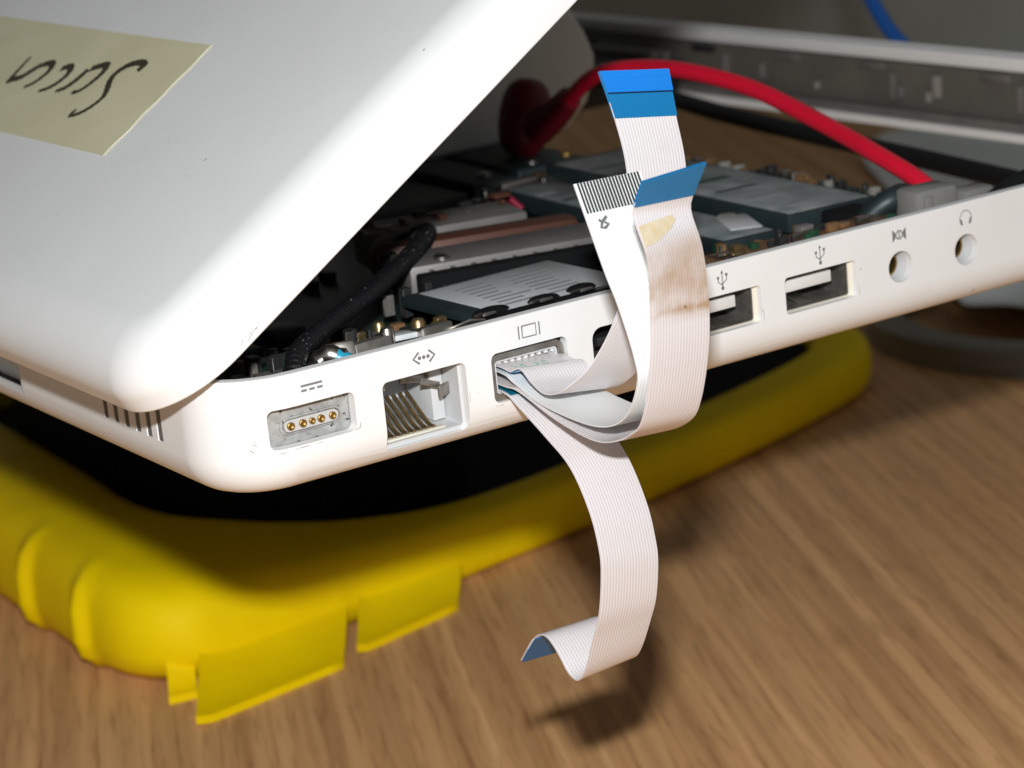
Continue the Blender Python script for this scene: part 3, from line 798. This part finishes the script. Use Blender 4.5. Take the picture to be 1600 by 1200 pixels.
# clutter of small parts over the boards, shields and modules
def scatter(n_, x0, x1, y0, y1, z, smin, smax, hmin, hmax, ms, par, nm="small_part"):
    done = []
    for _ in range(n_ * 3):
        if len(done) >= n_: break
        sx, sy, sz = random.uniform(smin, smax), random.uniform(smin, smax), random.uniform(hmin, hmax)
        x, y = random.uniform(x0, x1), random.uniform(y0, y1)
        if any(abs(x - q[0]) < (sx + q[2]) / 2 and abs(y - q[1]) < (sy + q[3]) / 2 for q in done): continue
        done.append((x, y, sx, sy))
        box(nm, x - sx / 2, x + sx / 2, y - sy / 2, y + sy / 2, z, z + sz, random.choice(ms), par, 0.1, rot=random.choice([0, 0, 0, 12, -9]), seg=1)
small = [chip_black, chip_black, kapton, steel, shell_metal, brass_dull, green_board, rib_pale]
scatter(26, 76, 100, 15, 33, 6.45, 0.6, 2.2, 3.0, 6.0, small, mb)
scatter(16, 47, 98, 37.0, 40.5, 9.0, 0.6, 1.8, 1.5, 4.4, small, mb)
scatter(26, 26, 47, 14.5, 26, 6.45, 0.6, 2.0, 4.2, 6.6, [shell_metal, steel, brass_dull, chip_black, chip_black, gold, kapton], mb)
scatter(24, 6, 26, 12, 30, 6.45, 0.8, 2.6, 3.0, 6.4, [chip_black, chip_black, shell_metal, frame_grey, kapton], mb)
scatter(22, 97, 117, 15, 28, 6.45, 0.6, 2.4, 2.6, 5.4, small, mb)
scatter(16, 137.5, 147, 28, 100, 8.2, 0.6, 1.8, 0.5, 1.8, small, mb)
scatter(18, 108, 140, 101, 112, 6.45, 0.8, 3.0, 1.5, 4.5, small, mb)
scatter(14, 60, 92, 64, 74, 15.2, 0.8, 3.0, 0.2, 1.0, [heat_grey, chip_black, copper, shell_metal], hs)
for i in range(7):
    box("print_mark", 120.5, 122.0 + random.uniform(2, 9), 36 + i * 9.0, 37.2 + i * 9.0 + random.uniform(0, 2), 12.03, 12.06, random.choice([print_grey, green_board, teal_metal]), ma, 0, rot=-3)
for i in range(6):
    box("print_mark", 106.0, 108 + random.uniform(1, 4), 46 + i * 8.0, 47.5 + i * 8.0, 10.73, 10.76, random.choice([print_grey, teal_metal]), m2, 0, rot=-3)
for i in range(8):
    box("memory_chip", 119.5, 134.0, 32 + i * 8.6, 39 + i * 8.6, 8.3, 8.95, chip_black, mb, 0.15, rot=-3)
for i in range(11):
    box("sink_groove", 58.5 + i * 3.2, 59.2 + i * 3.2, 39.0 - (i - 5) * 0.8, 41.6 - (i - 5) * 0.8, 9.0, 13.2, shell_metal, hs, 0.1, rot=-14)
for cx, cy_, cz_ in ((62, 46.5, 14.0), (90, 41.5, 14.0), (126, 118, 9.6), (114, 116, 9.4)):
    lathe("screw_head", [(1.3, 0), (1.3, 0.5), (0.9, 0.8), (0.02, 0.85)], (cx, cy_, cz_), (0, 0, 1), steel, laptop, 16)
# grey plastic cover standing further in
pl = [(96, 9), (150, 9.2), (156, 14), (158.6, 19), (159.2, 23), (157.5, 28), (154.5, 33), (150, 40), (140, 52), (120, 60), (98, 60)]
n = len(pl); cv = [V((a + 0.0, 142 + (b - 20) * 0.06, b)) for a, b in pl] + [V((a, 146 + (b - 20) * 0.06, b)) for a, b in pl]
gc = obj("grey_cover", cv, [tuple(range(n)), tuple(range(n, 2 * n))] + [(i, (i + 1) % n, n + (i + 1) % n, n + i) for i in range(n)], cover_grey, laptop, smooth=30)
md = gc.modifiers.new("bevel", 'BEVEL'); md.width = 1.2 * S; md.segments = 3
box("dark_block", 150, 222, 196, 290, 1.6, 8.0, black_plastic, laptop, 0.5)
box("dark_block", 40, 108, 112, 300, 2.0, 8.0, dark_board, laptop, 0.5)

# braided cable looping out of the board
bp = spline([(13.5, 6.0, 12.0), (16.2, 9.2, 14.0), (19.4, 13.2, 14.9), (29.8, 23.0, 15.0), (40.7, 32.2, 15.0), (54.4, 44.9, 15.2), (63.5, 54.2, 15.6), (67.2, 59.0, 15.6), (66.2, 62.6, 14.2), (62.0, 61.0, 13.0), (58.0, 57.0, 11.0), (56.0, 53.0, 8.0)], 420)
vs, fs = tube_mesh(bp, lambda t: 1.3 + 0.17 * math.sin(t * 2 * math.pi * 88), 18)
braid = obj("braided_cable", vs, fs, braid_mat, None, (13, 6, 12), smooth=60)
tag(braid, "black braided cable looping up from the open board beside the lid", "cable")

# ------------------------------------------------------------------ masking tape note on the lid
note = thing("masking_tape", "cream masking tape strip with handwriting, stuck on the outside of the white lid", "tape", lidp(36, 90, LT))
y0t, y1t, u0t, u1t = 58.8, 152.0, 24.4, 47.6
vs, fs = [], []
NU, NY = 26, 60
for i in range(NU + 1):
    for j in range(NY + 1):
        u = u0t + (u1t - u0t) * i / NU; y = y0t + (y1t - y0t) * j / NY
        if j == 0: y += 0.25 * math.sin(i * 2.3) * (1 if i % 2 else -1) * 0.6 + 0.5 * (i / NU)
        hgt = LT + 0.05 + 0.05 * mnoise.noise(V((u * 0.25, y * 0.12, 3)))
        vs.append(lidp(u, y, hgt + 0.10)); 
nv = len(vs)
for i in range(NU + 1):
    for j in range(NY + 1):
        vs.append(vs[i * (NY + 1) + j] - lnor * 0.12)
idx = lambda i, j, b=0: b + i * (NY + 1) + j
for i in range(NU):
    for j in range(NY):
        fs.append((idx(i, j), idx(i + 1, j), idx(i + 1, j + 1), idx(i, j + 1)))
        fs.append((idx(i, j, nv), idx(i + 1, j, nv), idx(i + 1, j + 1, nv), idx(i, j + 1, nv)))
for i in range(NU):
    for j in (0, NY): fs.append((idx(i, j), idx(i + 1, j), idx(i + 1, j, nv), idx(i, j, nv)))
for j in range(NY):
    for i in (0, NU): fs.append((idx(i, j), idx(i, j + 1), idx(i, j + 1, nv), idx(i, j, nv)))
obj("tape_strip", vs, fs, tape_mat, note, smooth=50)
SCREEN = [
 [(40.6, 73.2), (41.9, 72.9), (42.3, 74.3), (42.1, 75.9), (41.2, 77.9), (39.5, 79.0), (37.9, 78.5), (36.0, 76.6), (34.4, 75.6), (32.2, 76.4), (30.7, 78.0), (30.0, 80.1), (31.4, 79.9)],
 [(39.5, 88.2), (40.4, 86.1), (40.7, 84.3), (39.1, 83.3), (36.8, 83.7), (35.1, 84.7), (34.3, 86.2), (34.9, 86.3)],
 [(39.3, 88.8), (37.1, 89.2), (35.1, 90.2), (34.0, 92.2)],
 [(38.5, 97.8), (39.3, 95.9), (38.6, 94.4), (37.3, 93.9), (35.5, 94.5), (34.2, 95.9), (33.4, 97.8)],
 [(38.7, 105.6), (39.3, 102.8), (37.9, 101.2), (36.0, 101.5), (34.6, 102.4), (33.6, 104.0)],
 [(38.7, 105.8), (37.0, 107.2), (35.5, 108.4), (34.8, 110.3), (34.3, 111.4), (36.5, 111.9), (39.9, 112.4)]]
strokes("handwriting", SCREEN, 1.35, lambda u, y, h: lidp(u, y, LT + 0.17 + h), ink, note, height=0.06, taper=True)

# ------------------------------------------------------------------ flat ribbon cables in the display port
class Strip:
    def __init__(self, L, R, n=200):
        m = [(V(a) + V(b)) / 2 for a, b in zip(L, R)]
        self.n = n
        # common parameter: spline both edges with the same knots
        self.L = self._dense(L, n); self.R = self._dense(R, n)
        mid = [(a + b) / 2 for a, b in zip(self.L, self.R)]
        cum = [0]
        for i in range(1, len(mid)): cum.append(cum[-1] + (mid[i] - mid[i - 1]).length)
        self.cum = cum; self.len = cum[-1]
    def _dense(self, pts, n):
        P = [V(p) for p in pts]; P = [2 * P[0] - P[1]] + P + [2 * P[-1] - P[-2]]
        k = len(pts) - 1; out = []
        for i in range(n):
            g = i / (n - 1) * k; a = min(int(g), k - 1); t = g - a
            p0, p1, p2, p3 = P[a], P[a + 1], P[a + 2], P[a + 3]
            out.append(0.5 * ((2 * p1) + (p2 - p0) * t + (2 * p0 - 5 * p1 + 4 * p2 - p3) * t * t + (3 * p1 - p0 - 3 * p2 + p3) * t ** 3))
        return out
    def at(self, d, t):
        """d = distance from the start in mm (negative counts from the end), t = 0..1 across"""
        if d < 0: d += self.len
        d = max(0, min(self.len, d))
        lo, hi = 0, len(self.cum) - 1
        while hi - lo > 1:
            md_ = (lo + hi) // 2
            if self.cum[md_] <= d: lo = md_
            else: hi = md_
        f = (d - self.cum[lo]) / max(1e-9, self.cum[hi] - self.cum[lo])
        a, b = self.L[lo].lerp(self.L[hi], f), self.R[lo].lerp(self.R[hi], f)
        i0, i1 = max(lo - 2, 0), min(hi + 2, len(self.cum) - 1)
        ds = (self.L[i1] + self.R[i1] - self.L[i0] - self.R[i0]).normalized()
        nn = ds.cross((b - a)).normalized()
        return a.lerp(b, t), nn
    def p(self, d, t, off):
        a, nn = self.at(d, t); return a + nn * off
    def mesh(self, name, d0, d1, t0, t1, off, thick, mat_, parent, ripple=0.0, ns=110, nt=100, smooth=60):
        if d1 <= 0: d1 += self.len
        if d0 < 0: d0 += self.len
        vs, uv, fs = [], [], []
        for side_ in (1, -1):
            for i in range(ns + 1):
                d = d0 + (d1 - d0) * i / ns
                for j in range(nt + 1):
                    t = t0 + (t1 - t0) * j / nt
                    rp = 0.0
                    if ripple and 0.03 < t < 0.97: rp = ripple * (0.5 + 0.5 * math.cos(2 * math.pi * 20 * t))
                    a, nn = self.at(d, t)
                    vs.append(a + nn * (off + side_ * (thick / 2 + rp))); uv.append((t, d / self.len))
        N1 = (ns + 1) * (nt + 1); q = lambda i, j, b=0: b + i * (nt + 1) + j
        for i in range(ns):
            for j in range(nt):
                fs.append((q(i, j), q(i + 1, j), q(i + 1, j + 1), q(i, j + 1)))
                fs.append((q(i, j, N1), q(i, j + 1, N1), q(i + 1, j + 1, N1), q(i + 1, j, N1)))
            for j in (0, nt): fs.append((q(i, j), q(i + 1, j), q(i + 1, j, N1), q(i, j, N1)))
        for j in range(nt):
            for i in (0, ns): fs.append((q(i, j), q(i, j + 1), q(i, j + 1, N1), q(i, j, N1)))
        return obj(name, vs, fs, mat_, parent, smooth=smooth, uv=uv)

XL, XR = 41.6, 52.0
def yz(pts, x): return [(x, a, b) for a, b in pts]
GROUP = "flat ribbon cables bunched in the display port"
BLUE_DN = -1
# (outer loop)
r3 = Strip(
 yz([(6.0, 7.4), (-0.6, 7.2), (-4.0, 7.1), (-12.6, 4.75), (-21.8, 3.75), (-28.9, 6.1), (-32.0, 9.3), (-34.4, 16.8), (-35.3, 23.3), (-35.5, 29.0), (-33.7, 33.3), (-33.5, 35.0), (-35.8, 38.6)], XL),
 yz([(6.0, 7.0), (-0.6, 6.7), (-3.8, 6.5), (-12.0, 3.95), (-20.4, 2.6), (-27.0, 5.0), (-29.9, 8.6), (-32.3, 15.8), (-33.0, 22.3), (-32.5, 28.2), (-30.9, 32.2), (-31.3, 34.2), (-34.6, 38.9)], XR))
ribbon_stained = ribbon_material("ribbon_stained", (0.81, 0.775, 0.78), (0.67, 0.625, 0.635), stain=r3.len)
c3 = thing("ribbon_cable", "brown-stained ribbon cable curling upward on the outside, ending in a dark blue tab", "ribbon cable", (46, -2, 7), GROUP)
r3.mesh("flat_strip", 0, r3.len - 3.9, 0, 1, 0, 0.16, ribbon_stained, c3, 0.022)
r3.mesh("blue_tab", -4.6, -0.001, 0.0, 1.0, 0.12, 0.12, blue_film, c3, ns=14, nt=6)
r3.mesh("blue_tab", -4.6, -0.001, 0.0, 1.0, -0.12, 0.12, blue_film, c3, ns=14, nt=6)
r3.mesh("blue_tab", 0.5, 10.8, 0.02, 0.98, BLUE_DN * 0.2, 0.12, teal_film, c3, ns=24, nt=6)
# second loop with bare contacts
L2 = [(6.0, 9.2), (-0.6, 8.9), (-3.0, 8.1), (-9.9, 6.2), (-21.3, 5.7), (-27.8, 8.0), (-31.2, 13.0), (-31.0, 16.4), (-28.6, 22.3), (-26.5, 26.0), (-23.9, 31.3), (-21.3, 36.7)]
R2 = [(6.0, 8.6), (-0.6, 8.2), (-2.8, 7.4), (-9.4, 5.5), (-20.6, 4.9), (-26.6, 7.2), (-30.2, 12.2), (-30.2, 15.8), (-28.2, 21.8), (-26.2, 25.6), (-23.5, 31.0), (-20.9, 36.4)]
r2 = Strip(yz(L2, XL), yz(R2, XR))
c2 = thing("ribbon_cable", "bright white ribbon cable standing upright, striped with bare metal contacts at its tip", "ribbon cable", (46, -2, 9), GROUP)
r2.mesh("flat_strip", 0, r2.len, 0, 1, 0, 0.16, ribbon_white, c2, 0.02)
for i in range(20):
    t = 0.03 + (i + 0.5) * 0.94 / 20
    r2.mesh("contact_finger", -4.0, -0.02, t - 0.0145, t + 0.0145, -0.125, 0.05, finger_tin, c2, ns=5, nt=1)
    r2.mesh("contact_finger", -4.0, -0.02, t - 0.0145, t + 0.0145, 0.125, 0.05, finger_tin, c2, ns=5, nt=1)
# topmost: dips, folds and climbs behind the others
L1 = [(41.6, 6.0, 9.9), (41.6, -0.2, 9.75), (41.6, -2.4, 9.55), (41.6, -4.8, 10.35), (41.6, -7.2, 8.9), (41.6, -9.9, 7.95), (41.8, -12.4, 8.3), (42.2, -15.0, 9.6), (44.2, -18.0, 12.8), (47.5, -19.7, 19.0), (50.2, -19.6, 27.0), (51.9, -18.2, 36.0), (51.9, -16.5, 42.7), (51.5, -14.5, 48.5)]
R1 = [(52.0, 6.0, 9.2), (52.0, -0.2, 9.0), (52.0, -2.2, 8.8), (52.0, -4.4, 9.0), (52.0, -6.2, 7.2), (52.1, -8.4, 6.5), (52.4, -10.8, 6.5), (53.0, -13.6, 8.2), (54.8, -16.0, 11.4), (57.8, -17.6, 17.4), (60.4, -17.9, 25.4), (62.2, -16.6, 34.5), (62.2, -15.4, 41.2), (62.0, -14.6, 47.1)]
r1 = Strip(L1, R1)
c1 = thing("ribbon_cable", "tallest ribbon cable, rising behind the others to a bright two-tone blue end", "ribbon cable", (46, -2, 10), GROUP)
r1.mesh("flat_strip", 0, r1.len - 4.0, 0, 1, 0, 0.16, ribbon_pink, c1, 0.022)
r1.mesh("blue_tab", -6.1, -0.001, 0.0, 1.0, -0.18, 0.2, blue_film, c1, ns=16, nt=6)
r1.mesh("blue_tab", -6.0, -0.002, 0.0, 1.0, 0.16, 0.16, blue_film, c1, ns=16, nt=6)
tb = r1.mesh("blue_tab", -2.8, 0.0, -0.004, 0.992, -0.42, 0.26, blue_bright, c1, ns=10, nt=6)
r1.mesh("tab_step_shadow", -2.98, -2.78, 0.0, 0.99, -0.33, 0.14, dark_blue, c1, ns=2, nt=6)  # dark strip painting the thin shadow at the step between tab layers
for i in range(14):
    filled("print_dot", [circle(r1.len - 0.85 - 0.12 * (i % 2), 1.0 + i * 0.62, 0.05, 6)], lambda a, b, h: r1.p(a, b / 10.4, -0.552 - h * 0.2), dark_blue, c1, height=0.02)
r1.mesh("blue_tab", 0.5, 11.5, 0.02, 0.98, BLUE_DN*0.2, 0.12, blue_film, c1, ns=24, nt=6)
# lowest: hangs down and curls at its end
L4 = [(6.0, 6.5), (-0.4, 6.2), (-3.3, 5.0), (-9.3, 2.0), (-14.6, -1.2), (-18.1, -6.4), (-19.5, -11.3), (-19.4, -14.8), (-18.1, -20.4), (-16.0, -24.6), (-13.6, -29.4), (-11.5, -31.5), (-9.4, -31.1), (-7.7, -29.3), (-6.3, -28.0), (-4.9, -27.2), (-3.4, -27.2), (-2.1, -27.9), (-0.4, -29.6), (2.2, -32.6)]
R4 = [(6.0, 6.1), (-0.4, 5.8), (-2.8, 4.4), (-7.6, 1.3), (-12.6, -2.8), (-16.0, -8.4), (-17.3, -13.2), (-17.4, -16.4), (-16.3, -21.4), (-14.6, -25.0), (-12.2, -29.3), (-10.2, -31.6), (-8.2, -31.6), (-6.3, -30.0), (-4.6, -28.7), (-3.0, -28.1), (-1.4, -28.2), (-0.2, -29.1), (1.2, -30.8), (3.8, -33.8)]
r4 = Strip(yz(L4, XL), yz(R4, XR), 260)
c4 = thing("ribbon_cable", "lowest pale pink ribbon cable, drooping over the table and curling up at its end", "ribbon cable", (46, -2, 6), GROUP)
r4.mesh("flat_strip", 0, r4.len - 3.0, 0, 1, 0, 0.16, ribbon_pink, c4, 0.022, ns=140)
r4.mesh("blue_tab", -6.0, -0.001, 0.0, 1.0, 0.16, 0.18, deep_blue, c4, ns=18, nt=6)
r4.mesh("white_backing", -5.4, -0.002, 0.0, 1.0, -0.14, 0.14, ribbon_pink, c4, ns=18, nt=6)
r4.mesh("blue_tab", 0.5, 7.5, 0.02, 0.98, -BLUE_DN*0.2, 0.12, teal_film, c4, ns=24, nt=6)

# printed marks and residue on the cables
def on_strip(st, sgn, off=0.13):
    return lambda a, b, h: st.p(a, b / 10.4, sgn * (off + h * 0.3))
P2 = on_strip(r2, FRONT2 := -1)
e2 = r2.len
strokes("printed_digit", [[(e2 - 4.75, 3.05), (e2 - 5.35, 2.15), (e2 - 5.0, 1.75)], [(e2 - 5.35, 2.15), (e2 - 6.05, 1.75), (e2 - 6.15, 2.35), (e2 - 5.75, 3.0), (e2 - 5.45, 2.45)]], 0.42, P2, print_black, c2, height=0.05, smooth_lines=False)
strokes("printed_digit", [[(e2 - 22.6, 7.0), (e2 - 22.0, 8.4), (e2 - 22.1, 9.4)], [(e2 - 23.6, 8.2), (e2 - 24.8, 8.5)], [(e2 - 25.8, 8.0), (e2 - 26.2, 8.6)], [(e2 - 26.8, 8.1), (e2 - 27.1, 8.5)]], 0.28, P2, print_black, c2, height=0.05, smooth_lines=False)
P3 = on_strip(r3, -1, 0.15)
e3 = r3.len
blob = [(e3 - 7.4, 0.15), (e3 - 7.15, 2.0), (e3 - 6.9, 4.5), (e3 - 6.7, 6.6), (e3 - 7.3, 7.1), (e3 - 8.2, 6.0), (e3 - 8.9, 4.4), (e3 - 9.6, 2.2), (e3 - 9.9, 0.15)]
filled("glue_residue", [blob], P3, glue, c3, height=0.08)
filled("dirt_speck", [circle(e3 - 18.1, 6.0, 0.13, 8)], P3, ink, c3, height=0.06)
P4 = on_strip(r4, 1, 0.10)
e4 = r4.len
def glyphs(st, base_d, sgn, starts, parent, flip=1):
    pl = on_strip(st, sgn, 0.10)
    for t0 in starts:
        g = [[(base_d, t0), (base_d + 0.7, t0 + 0.35), (base_d + 1.4, t0)], [(base_d + 0.7, t0 + 0.35), (base_d + 0.7, t0 + 0.8)],
             [(base_d + 0.2, t0 + 1.3), (base_d + 1.2, t0 + 1.3), (base_d + 1.2, t0 + 1.8), (base_d + 0.2, t0 + 1.8), (base_d + 0.2, t0 + 1.3)]]
        strokes("printed_letters", g, 0.14, pl, print_green, parent, height=0.04, smooth_lines=False)
glyphs(r4, e4 - 11.6, 1, (0.6, 3.9, 7.4), c4)
glyphs(r1, 6.6, 1, (1.2, 4.6), c1)

# ------------------------------------------------------------------ yellow tray under the laptop
tray = thing("storage_tray", "yellow rubber-edged tray with black middle lying under the laptop on the wooden table", "tray", (155, 242, -80))
OUT = [(46.8, 331.1), (43.8, 265.8), (42.6, 209.9), (42.0, 182.6), (41.5, 158.8), (43.9, 145.7), (51.5, 138.1), (63.4, 137.9), (89.5, 142.2), (119.3, 147.5), (170.4, 157.0), (215.5, 168.3), (241.7, 176.6), (261.9, 186.1), (274.3, 201.6), (278.5, 224.2), (278.5, 277.7), (277.3, 327.6), (267.8, 344.2), (250.0, 349.0), (154.9, 351.3), (71.7, 349.0), (53.9, 344.2)]
INN = [(76.5, 315.7), (74.1, 265.8), (71.7, 220.6), (69.9, 201.6), (69.9, 189.7), (72.9, 180.2), (80.0, 171.9), (89.5, 166.5), (105.0, 162.4), (128.8, 161.2), (169.2, 170.1), (210.8, 181.4), (235.7, 189.1), (252.3, 196.8), (261.9, 209.9), (266.0, 227.7), (266.0, 277.7), (265.4, 315.7), (258.3, 327.6), (247.6, 332.3), (154.9, 334.7), (89.5, 333.5), (81.2, 329.9)]
LIFT = [1, 1, 1, 1, 1, 0.95, 0.85, 0.65, 0.35, 0.12, 0, 0, 0, 0, 0, 0, 0, 0, 0, 0.1, 0.4, 0.8, 1]
RIBS = (161.2, 189.7, 219.4, 249.1)
def loop(P, per=30):
    k = len(P); o_ = []
    for i in range(k):
        p0, p1, p2, p3 = (V(P[(i + d) % k]) for d in (-1, 0, 1, 2))
        for q in range(per):
            t = q / per
            o_.append(0.5 * ((2 * p1) + (p2 - p0) * t + (2 * p0 - 5 * p1 + 4 * p2 - p3) * t * t + (3 * p1 - p0 - 3 * p2 + p3) * t ** 3))
    return o_
lo_, li_, ll_ = loop([(*p, 0) for p in OUT]), loop([(*p, 0) for p in INN]), loop([(a, 0, 0) for a in LIFT])
tprof = [(0.34, -79.9), (0.22, -79.6), (0.10, -79.0), (0.03, -77.6), (0.0, -75.6), (0.01, -72.2), (0.05, -70.0), (0.13, -68.5), (0.26, -67.8), (0.5, -67.64), (0.84, -67.64), (0.95, -68.12), (1.0, -69.07), (1.0, -74.06)]
n = len(lo_); vs, fs = [], []
for i in range(n):
    for f_, z in tprof:
        p = lo_[i].lerp(li_[i], f_)
        if p.x < 75 and lo_[i].y > 150:      # soft moulded grip folds on the short end
            fold = sum(math.exp(-((p.y - r_) / (1.7 if p.y < r_ else 3.4)) ** 2) for r_ in RIBS)
            p = p - V((2.4 * fold * max(0.0, 1 - f_ * 3.2), 0, 0))
        vs.append(V((p.x, p.y, -79.5 + (z + 79.5) * (1 + 0.8 * ll_[i].x))))
m = len(tprof)
for i in range(n):
    j = (i + 1) % n
    for q in range(m - 1): fs.append((i * m + q, i * m + q + 1, j * m + q + 1, j * m + q))
    fs.append((i * m + m - 1, i * m, j * m, j * m + m - 1))
obj("tray_rim", vs, fs, yellow_rubber, tray, smooth=60)
iv = [V((li_[i].x, li_[i].y, -71.68)) for i in range(n)]
ivb = [p + V((0, 0, -3)) for p in iv]
obj("tray_insert", iv + ivb, [tuple(range(n)), tuple(range(n, 2 * n))] + [(i, (i + 1) % n, n + (i + 1) % n, n + i) for i in range(n)], foam_black, tray, smooth=30)
def flap(pts, z, lip):
    """tongue: pts = near-left, near-right, far-right, far-left in plan"""
    vs, fs = [], []; NI, NJ = 10, 10
    for lay in (0, 1):
        for i in range(NI + 1):
            for j in range(NJ + 1):
                a, b = i / NI, j / NJ
                p = V(pts[0]).lerp(V(pts[1]), a).lerp(V(pts[3]).lerp(V(pts[2]), a), b)
                zz = z + 6.6 * (b ** 1.7) + lip * max(0, 1 - a * 7) ** 2 - 0.3 * b + (0.25 if lay else -1.35)
                vs.append(V((p.x, p.y, zz)))
    N1 = (NI + 1) * (NJ + 1); q = lambda i, j, b=0: b + i * (NJ + 1) + j
    for i in range(NI):
        for j in range(NJ):
            fs += [(q(i, j), q(i + 1, j), q(i + 1, j + 1), q(i, j + 1)), (q(i, j, N1), q(i + 1, j, N1), q(i + 1, j + 1, N1), q(i, j + 1, N1))]
        for j in (0, NJ): fs.append((q(i, j), q(i + 1, j), q(i + 1, j, N1), q(i, j, N1)))
    for j in range(NJ):
        for i in (0, NI): fs.append((q(i, j), q(i, j + 1), q(i, j + 1, N1), q(i, j, N1)))
    return obj("tray_flap", vs, fs, yellow_rubber, tray, smooth=50)
flap([(44.1, 120.3), (77.9, 125.8), (91.9, 146.9), (55.7, 140.4)], -78.5, 0.9)
flap([(82.9, 129.1), (109.7, 135.5), (122.8, 152.9), (94.3, 146.9)], -78.5, 0.9)
flap([(45.6, 134.8), (51.0, 133.7), (54.5, 141.0), (49.1, 141.6)], -78.5, 0.0)

# block that carries the laptop above the tray
bm = bmesh.new(); bm_box(bm, 80, 140, 176, 285, -71.63, -0.05, 2.0)
blk = bm_obj("foam_block", bm, foam_black, None, (110, 230, -71.6))
tag(blk, "black block wedged between the tray and the underside of the laptop", "block")

# ------------------------------------------------------------------ loose leads
lead = thing("test_lead", "thick red rubber lead arching over the open laptop with a red plug", "cable", (134, 20, 12))
rp = spline([(134.0, 15.0, 11.5), (134.6, 20.0, 14.9), (134.8, 32, 18.8), (136.2, 46, 22.0), (136.0, 62, 26.1), (134.7, 78, 28.2), (133.9, 92, 28.1), (132.4, 104, 26.0), (131.2, 113, 20.2), (131.0, 118, 17.0)], 120)
a, b = tube_mesh(rp, 1.5, 18); obj("lead_wire", a, b, red_rubber, lead, smooth=70)
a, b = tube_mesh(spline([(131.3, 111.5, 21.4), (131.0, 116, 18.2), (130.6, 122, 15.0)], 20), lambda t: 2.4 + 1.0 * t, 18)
obj("plug_sleeve", a, b, shaded_red, lead, smooth=60)
lathe("plug_body", [(0.05, -8.0), (2.6, -7.4), (4.2, -5.6), (4.9, -2.6), (5.0, 0.5), (4.7, 3.4), (3.8, 5.6), (2.2, 6.9), (0.05, 7.2)], (130.6, 126.0, 17.0), (0.35, 0.1, 1), shaded_red, lead, 28)
lathe("plug_tip", [(1.4, -2.0), (1.4, 0.0)], (134.2, 118.5, 10.2), (0, 0, 1), gold, lead, 16)
tag(tube("black_lead", [(150, 8, 14.2), (170, 26, 6.5), (179, 43.5, 4.0), (186, 75.8, 3.4), (191, 109, 3.4), (195, 144, 4.0), (197, 170, 5.6), (196, 196, 8.6)], 1.9, black_rubber, n=80),
    "black rubber lead running across the empty battery bay below the red one", "cable")
tag(tube("blue_lead", [(241, 62, -78), (243, 74, -30), (244, 90, -1.0), (245, 112, 3.0), (247, 140, 6.5), (249.5, 154.4, 11.2), (251, 161.5, 16.0), (254, 169.5, 21.5), (262, 186, 33), (300, 240, 70), (400, 330, 140), (540, 420, 190), (610, 500, 172), (640, 560, 167.2)], 1.75, blue_rubber, n=140),
    "blue lead rising behind the far wall of the laptop base", "cable")

# ------------------------------------------------------------------ things on the table behind
cx, cy, R = 340.3, 193.3, 54.7
dish = lathe("plastic_ring", [(R - 9.0, 0.0), (R, 0.0), (R, 6.5), (R - 1.0, 7.5), (R - 8.0, 7.5), (R - 9.0, 6.5)], (cx, cy, -79.98), (0, 0, 1), dish_plastic, None, 84, closed=True)
tag(dish, "smoky grey plastic ring lying on the table beyond the laptop", "ring")
# crumpled paper over the dish and table
def sheet(name, poly, z, amp, seed, mat_):
    """thin crumpled sheet: triangulated polygon with wavy height"""
    t = bmesh.new()
    vs_ = [t.verts.new((p[0], p[1], 0)) for p in poly]
    t.faces.new(vs_)
    bmesh.ops.triangulate(t, faces=t.faces[:])
    for _ in range(4): bmesh.ops.subdivide_edges(t, edges=t.edges[:], cuts=1, use_grid_fill=True)
    for v in t.verts:
        v.co.z = z + amp * (0.6 + mnoise.noise(V((v.co.x * 0.02, v.co.y * 0.02, seed))) + 0.35 * mnoise.noise(V((v.co.x * 0.07, v.co.y * 0.07, seed + 5))))
    r = bmesh.ops.solidify(t, geom=t.faces[:], thickness=0.25)
    return bm_obj(name, t, mat_, None, (poly[0][0], poly[0][1], z), smooth=60)
tag(sheet("paper_sheet", [(326.0, 232.5), (316.5, 215.9), (309.4, 202.8), (311.8, 192.1), (314.1, 185.0), (323.6, 165.9), (380.7, 123.2), (475.8, 111.3), (499.5, 182.6), (380.7, 265.8), (347.4, 249.1)], -71.5, 2.2, 1.0, paper),
    "crumpled pale paper resting on the grey plastic ring", "paper")
tag(sheet("paper_sheet", [(419.9, 357.3), (429.4, 372.7), (441.3, 391.7), (462.7, 421.4), (487.6, 434.5), (518.5, 431.0), (582.7, 396.5), (642.1, 325.2), (582.7, 230.1), (505.5, 194.5), (416.3, 265.8)], -78.4, 1.0, 4.0, paper),
    "flat pale paper on the table, seen through the empty battery bay", "paper")
bx = thing("storage_box", "plain grey box standing at the back of the table", "box", (640, 620, -80))
bm = bmesh.new(); bm_box(bm, 575, 715, 330, 1000, -79.9, 150, 3.0, rot=-12); bm_obj("box_body", bm, box_grey, bx, smooth=30)
bm = bmesh.new(); bm_box(bm, 571, 719, 326, 1004, 150.2, 165, 3.0, rot=-12); bm_obj("box_lid", bm, box_grey, bx, smooth=30)
